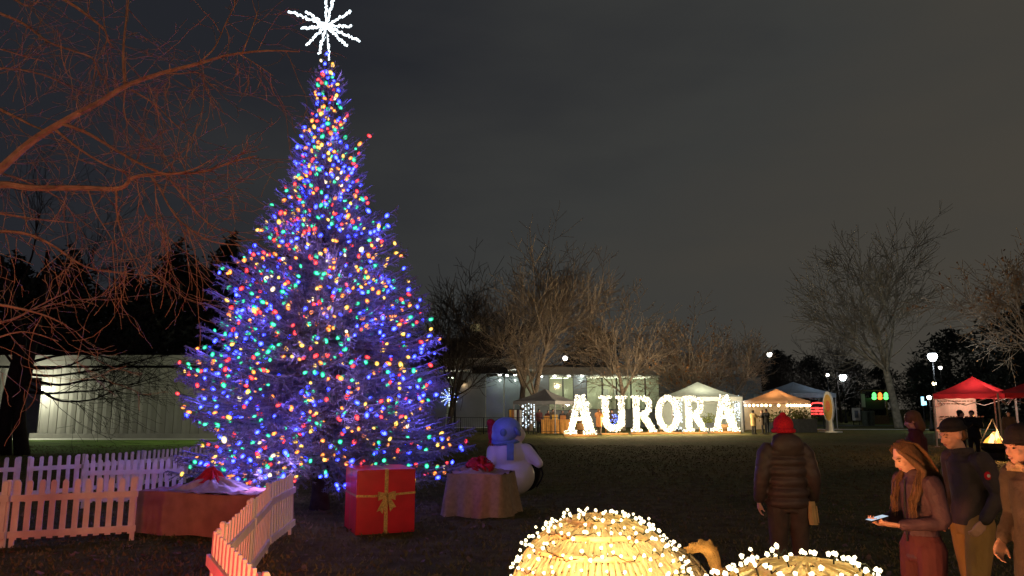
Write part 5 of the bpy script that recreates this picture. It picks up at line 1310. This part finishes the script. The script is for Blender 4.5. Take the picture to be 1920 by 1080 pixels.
# ================================================================== dog, only its raised tail and rump in the picture
dl_ = P(1352, 1070, 5.6); dz = dl_.z; dl_.z = 0
def dp(px, py, dY=0): return P(px, py, 5.6 + dY) - dl_
d_ = MB(); sgn = 1
hx = dp(1356, 1085).x; zb3 = dz - .05
d_.limb([(hx + .02, .0, zb3 - .03), (hx + .22, .05, zb3 - .05), (hx + .44, .1, zb3 - .05), (hx + .60, .14, zb3 - .04)], [.105, .115, .135, .125], 14)
d_.limb([(hx + .58, .14, zb3 - .06), (hx + .74, .2, zb3 - .12), (hx + .82, .23, zb3 - .2)], [.11, .085, .075], 12)
d_.ball((hx + .86, .24, zb3 - .24), (.095, .085, .085), 14, 10); d_.limb([(hx + .90, .25, zb3 - .26), (hx + 1.0, .28, zb3 - .33)], [.052, .034], 10)
for s in (-1, 1):
    d_.limb([(hx + .82, .23 + s*.055, zb3 - .18), (hx + .79, .23 + s*.075, zb3 - .11)], [.03, .012], 8)
    y = s*.075
    d_.limb([(hx + .04, y, zb3 - .06), (hx + .08, y*1.15, zb3 - .22), (hx - .04, y*1.15, zb3*.36), (hx + .0, y*1.15, .05)], [.085, .065, .03, .026], 10); d_.limb([(hx + .0, y*1.15, .035), (hx + .07, y*1.15, .03)], [.032, .028], 8)
    d_.limb([(hx + .56, .13 + y, zb3 - .08), (hx + .54, .13 + y, zb3*.5), (hx + .57, .13 + y, .05)], [.065, .038, .026], 10); d_.limb([(hx + .57, .13 + y, .035), (hx + .64, .13 + y, .03)], [.032, .028], 8)
tail_px = [(1352, 1078, .03), (1343, 1066, .042), (1338, 1048, .052), (1333, 1035, .052), (1324, 1024, .045), (1311, 1023, .036), (1299, 1027, .022), (1288, 1031, .008)]
rng = random.Random(31)
dq = [dp(x, y) for x, y, r in tail_px]
d_.limb(dq, [(r*.95, r*.7) for x, y, r in tail_px], 12)
for i in range(len(dq)-1):
    for q in range(16):
        t = rng.random(); p = dq[i].lerp(dq[i+1], t); r = tail_px[i][2]; ax = (dq[i+1]-dq[i]).normalized(); n = V((-ax.z, rng.uniform(-.4, .4), ax.x)) * rng.choice((-1, 1))
        d_.limb([p + n*r*.5, p + n*r*1.05 + ax*.03], [.010, .004], 5)
dog = d_.build('dog', M['dogfur'], None, remesh=.008, smooth_it=1); dog.location = dl_
tag(dog, 'tan dog between the two glowing balls, its bushy tail raised', 'dog')
hz_ = MB()
for x in (.22, .50): hz_.tube([(hx + x, .05 + .13*math.cos(a/14*6.283) + (x-.22)*.15, zb3 - .05 + .13*math.sin(a/14*6.283)) for a in range(15)], (.022), 6)
hz_.bar((hx + .2, .05, zb3 + .085), (hx + .52, .12, zb3 + .10), .04, .02); hz_.build('harness', M['dogred'], dog, smooth=True)

# ================================================================== the glowing balls
def light_ball(label, c, r, lit, seed, tz=0):
    t = thing('cup_ball', label, 'light ball', V((c.x, c.y, 0)), tz, 'balls of clear cups'); rng = random.Random(seed); zc = r + .02
    cups = MB(); nb = 12; el_ = [-R(84) + R(168)*b_/nb for b_ in range(nb + 1)]; O = V((0, 0, zc))
    def sp(e, a, rr_): return O + V((math.cos(e)*math.cos(a), math.cos(e)*math.sin(a), math.sin(e)))*rr_
    for b_ in range(nb):                                       # rings of cups laid side by side, their ribbed sides showing between the rims
        e0, e1 = el_[b_], el_[b_+1]; em = (e0+e1)/2; n = max(7, int(2*math.pi*math.cos(em)*r/.040)); off = rng.random()*6.28; de = e1 - e0
        for i in range(n):
            a0 = off + i*6.2832/n; wa = 6.2832/n; g0, g1 = rng.uniform(.04, .16), rng.uniform(.04, .16); ra, rb = r*rng.uniform(.975, .988), r*rng.uniform(.99, 1.002)
            lo, hi = e0 + de*.08, e1 - de*.10; am = a0 + wa*.5
            p = [sp(lo, a0 + wa*g0, ra), sp(lo, a0 + wa*(1-g0), ra), sp(hi, a0 + wa*(1-g1*1.5), rb*.96), sp(hi, a0 + wa*g1*1.5, rb*.96)]
            q0, q1 = sp(lo, am, ra*1.008), sp(hi, am, rb*.972)
            cups.quad(p[0], q0, q1, p[3]); cups.quad(q0, p[1], p[2], q1)
            if rng.random() < .7: cups.tri(sp(hi, a0 + wa*g1*2, rb*.98), sp(hi, a0 + wa*(1-g1*2), rb*.98), sp(e1 - de*.02, am, rb*.93))
    tag(cups.build('cups', M['cup'] if lit else M['cup_dim'], t), kind='stuff')
    rim = MB()
    for e in el_[1:-1]:
        n = 56
        rim.tube([sp(e + rng.uniform(-.006, .006), k*6.2832/n, r*1.0) for k in range(n)] + [sp(e, 0, r)], [(.016, .007)]*(n+1), 6)
    for k in range(16):
        a = k*6.2832/16 + .1; rim.tube([sp(e, a, r*1.008) for e in [R(-84 + 168*q/20) for q in range(21)]], .0065, 5)
    rim.build('frame', M['cup'] if lit else M['cup_dim'], t)
    wv = MB(); prev = None; bl = MB(); nbulb = 0
    for b_ in range(nb*2 - 1):
        e0 = el_[0] + (b_ + 1)*R(168)/(nb*2); cr = math.cos(e0); n = max(4, int(2*math.pi*cr*r/(.056 if b_ % 2 else .105)))
        for i in range(n + 1):
            a = (i + .5*(b_ % 2))*6.2832/n + rng.uniform(-.35, .35)*6.2832/n; e = e0 + rng.uniform(-.05, .05); d = V((math.cos(e)*math.cos(a), math.cos(e)*math.sin(a), math.sin(e)))
            p = V((0, 0, zc)) + d*(r + .012)
            if prev is not None and (p-prev).length < .3 and b_ % 2:
                mid = (p+prev)/2; mid = V((0, 0, zc)) + (mid - V((0, 0, zc))).normalized()*(r + .016) + V((0, 0, rng.uniform(-.03, .03))); wv.tube([prev, mid, p], .0028, 4, cap=False)
            prev = p
            if not lit: continue
            q = (d + V((rng.gauss(0, .35), rng.gauss(0, .35), rng.gauss(0, .3) + .25))).normalized(); hgt = rng.uniform(.002, .022) if rng.random() < .8 else rng.uniform(.02, .045); c0 = p + q*hgt
            wv.tube([p, c0], .004, 4, cap=False)
            Rm = q.to_track_quat('Z', 'Y').to_matrix(); s = rng.uniform(.6, .88)
            if nbulb < 3000:
                bl.lathe((0, 0, 0), [(.001, 0)], 3) if False else None
                base_i = len(bl.v)
                ring0 = bl.add([c0 + Rm @ (V((.008*math.cos(w), .008*math.sin(w), 0))*s) for w in [g*6.283/6 for g in range(6)]])
                ring1 = bl.add([c0 + Rm @ (V(((.017 if g % 2 else .012)*math.cos(w), (.017 if g % 2 else .012)*math.sin(w), .018))*s) for g, w in [(g, g*6.283/6) for g in range(6)]])
                tip = bl.add([c0 + Rm @ (V((0, 0, .030))*s)])
                for g in range(6): bl.face((ring0+g, ring0+(g+1) % 6, ring1+(g+1) % 6, ring1+g)); bl.face((ring1+g, ring1+(g+1) % 6, tip))
                bl.face([ring0+g for g in reversed(range(6))])
                nbulb += 1
    wv.build('wire', M['wire'], t)
    if lit:
        tag(bl.build('bulbs', E['ball'], t), kind='stuff')
        lamp('ball_inner_light', V((c.x, c.y, zc)), (1.0, .77, .36), 16, .12)
        for a in range(14): lamp('ball_bulb_light', V((c.x, c.y, zc)) + V((math.cos(a*2.4)*math.sqrt(1 - (.95 - a*.11)**2), math.sin(a*2.4)*math.sqrt(1 - (.95 - a*.11)**2), .95 - a*.11))*(r + .17), (1.0, .76, .34), 3.4, .08)
    return t
c1 = P(1125, 1118, 4.9); light_ball('glowing ball of clear cups and warm bulbs, nearer the gift box', c1, .58, True, 1)
c2 = P(1527, 1310, 3.25); light_ball('glowing ball of clear cups and warm bulbs just before the red-hatted man', c2, .60, True, 2)
c3 = P(1232, 1120, 5.75); light_ball('unlit ball of cups half hidden behind the glowing ball', c3, .42, False, 3)

# ================================================================== what lights the near ground: an assumed fire and red lamp, and street lamps added out of view
ff = thing('fire_pit', 'assumed low fire burning in a steel bowl between the glowing balls, below the picture', 'fire pit', (.30, 3.9, 0))  # no fire is seen here; assumed, added to light the faces and fence
m = MB(); m.lathe((0, 0, 0), [(.22, 0), (.25, .15), (.38, .28), (.42, .4), (.38, .4), (.3, .28)], 16); m.build('bowl', M['iron'], ff)
for k_, (x, y, h, r) in enumerate(((-.1, 0, .28, .11), (.08, .05, .34, .12), (.0, -.1, .24, .1))):
    m = MB(); m.tube([(x, y, .34), (x, y, .34 + h*.3), (x*.6, y*.6, .34 + h)], [r*.7, r, .01], 8); m.build('flame', E['fire'], ff, smooth=True)
lamp('assumed_fire_light', (.30, 3.9, .78), (1.0, .28, .085), 350, .14)  # point light of the assumed fire
def added_lamp(label, loc, col, power):  # lamp posts added out of view to warm the lawn and fence
    t = thing('street_lamp', label, 'street lamp', (loc[0], loc[1], 0), 0, 'lit lamps round the park'); z = loc[2]
    m = MB(); m.lathe((0, 0, 0), [(.2, 0), (.2, .25), (.1, .5), (.06, z*.6), (.05, z - .3)], 10); m.build('post', M['iron'], t)
    m = MB(); m.lathe((0, 0, z), [(.12, -.3), (.26, -.1), (.28, .05), (.2, .2)], 12); m.build('globe', emit('warm_globe', col, 8), t); m = MB(); m.lathe((0, 0, z), [(.3, .2), (.2, .32), (.03, .45)], 12); m.build('cap', M['iron'], t)
    lamp('added_lamp_light', (loc[0], loc[1] + .0, z - .05), col, power, .32)
added_lamp('added warm street lamp, out of view on the left', (-8.5, 3, 3.0), (1.0, .47, .21), 1350)
added_lamp('added warm street lamp, out of view behind the photographer on the right', (9, -6, 6.2), (1.0, .60, .36), 5200)
fl_ = thing('assumed_floodlight', 'assumed small red lamp on the grass before the nearest fence panel, below the picture', 'lamp', (-3.3, 3.4, 0)); m = MB(); m.box((0, 0, .12), (.26, .16, .2)); m.build('housing', M['iron'], fl_); m = MB(); m.box((0, .085, .13), (.22, .01, .15)); m.build('lens', emit('red_lens', (1, .04, .05), 4), fl_)  # unseen red lamp, assumed and added to redden the near fence panel
lamp('assumed_red_light', (-3.25, 3.62, .32), (1.0, .03, .05), 330, .1)  # point light of the assumed red lamp
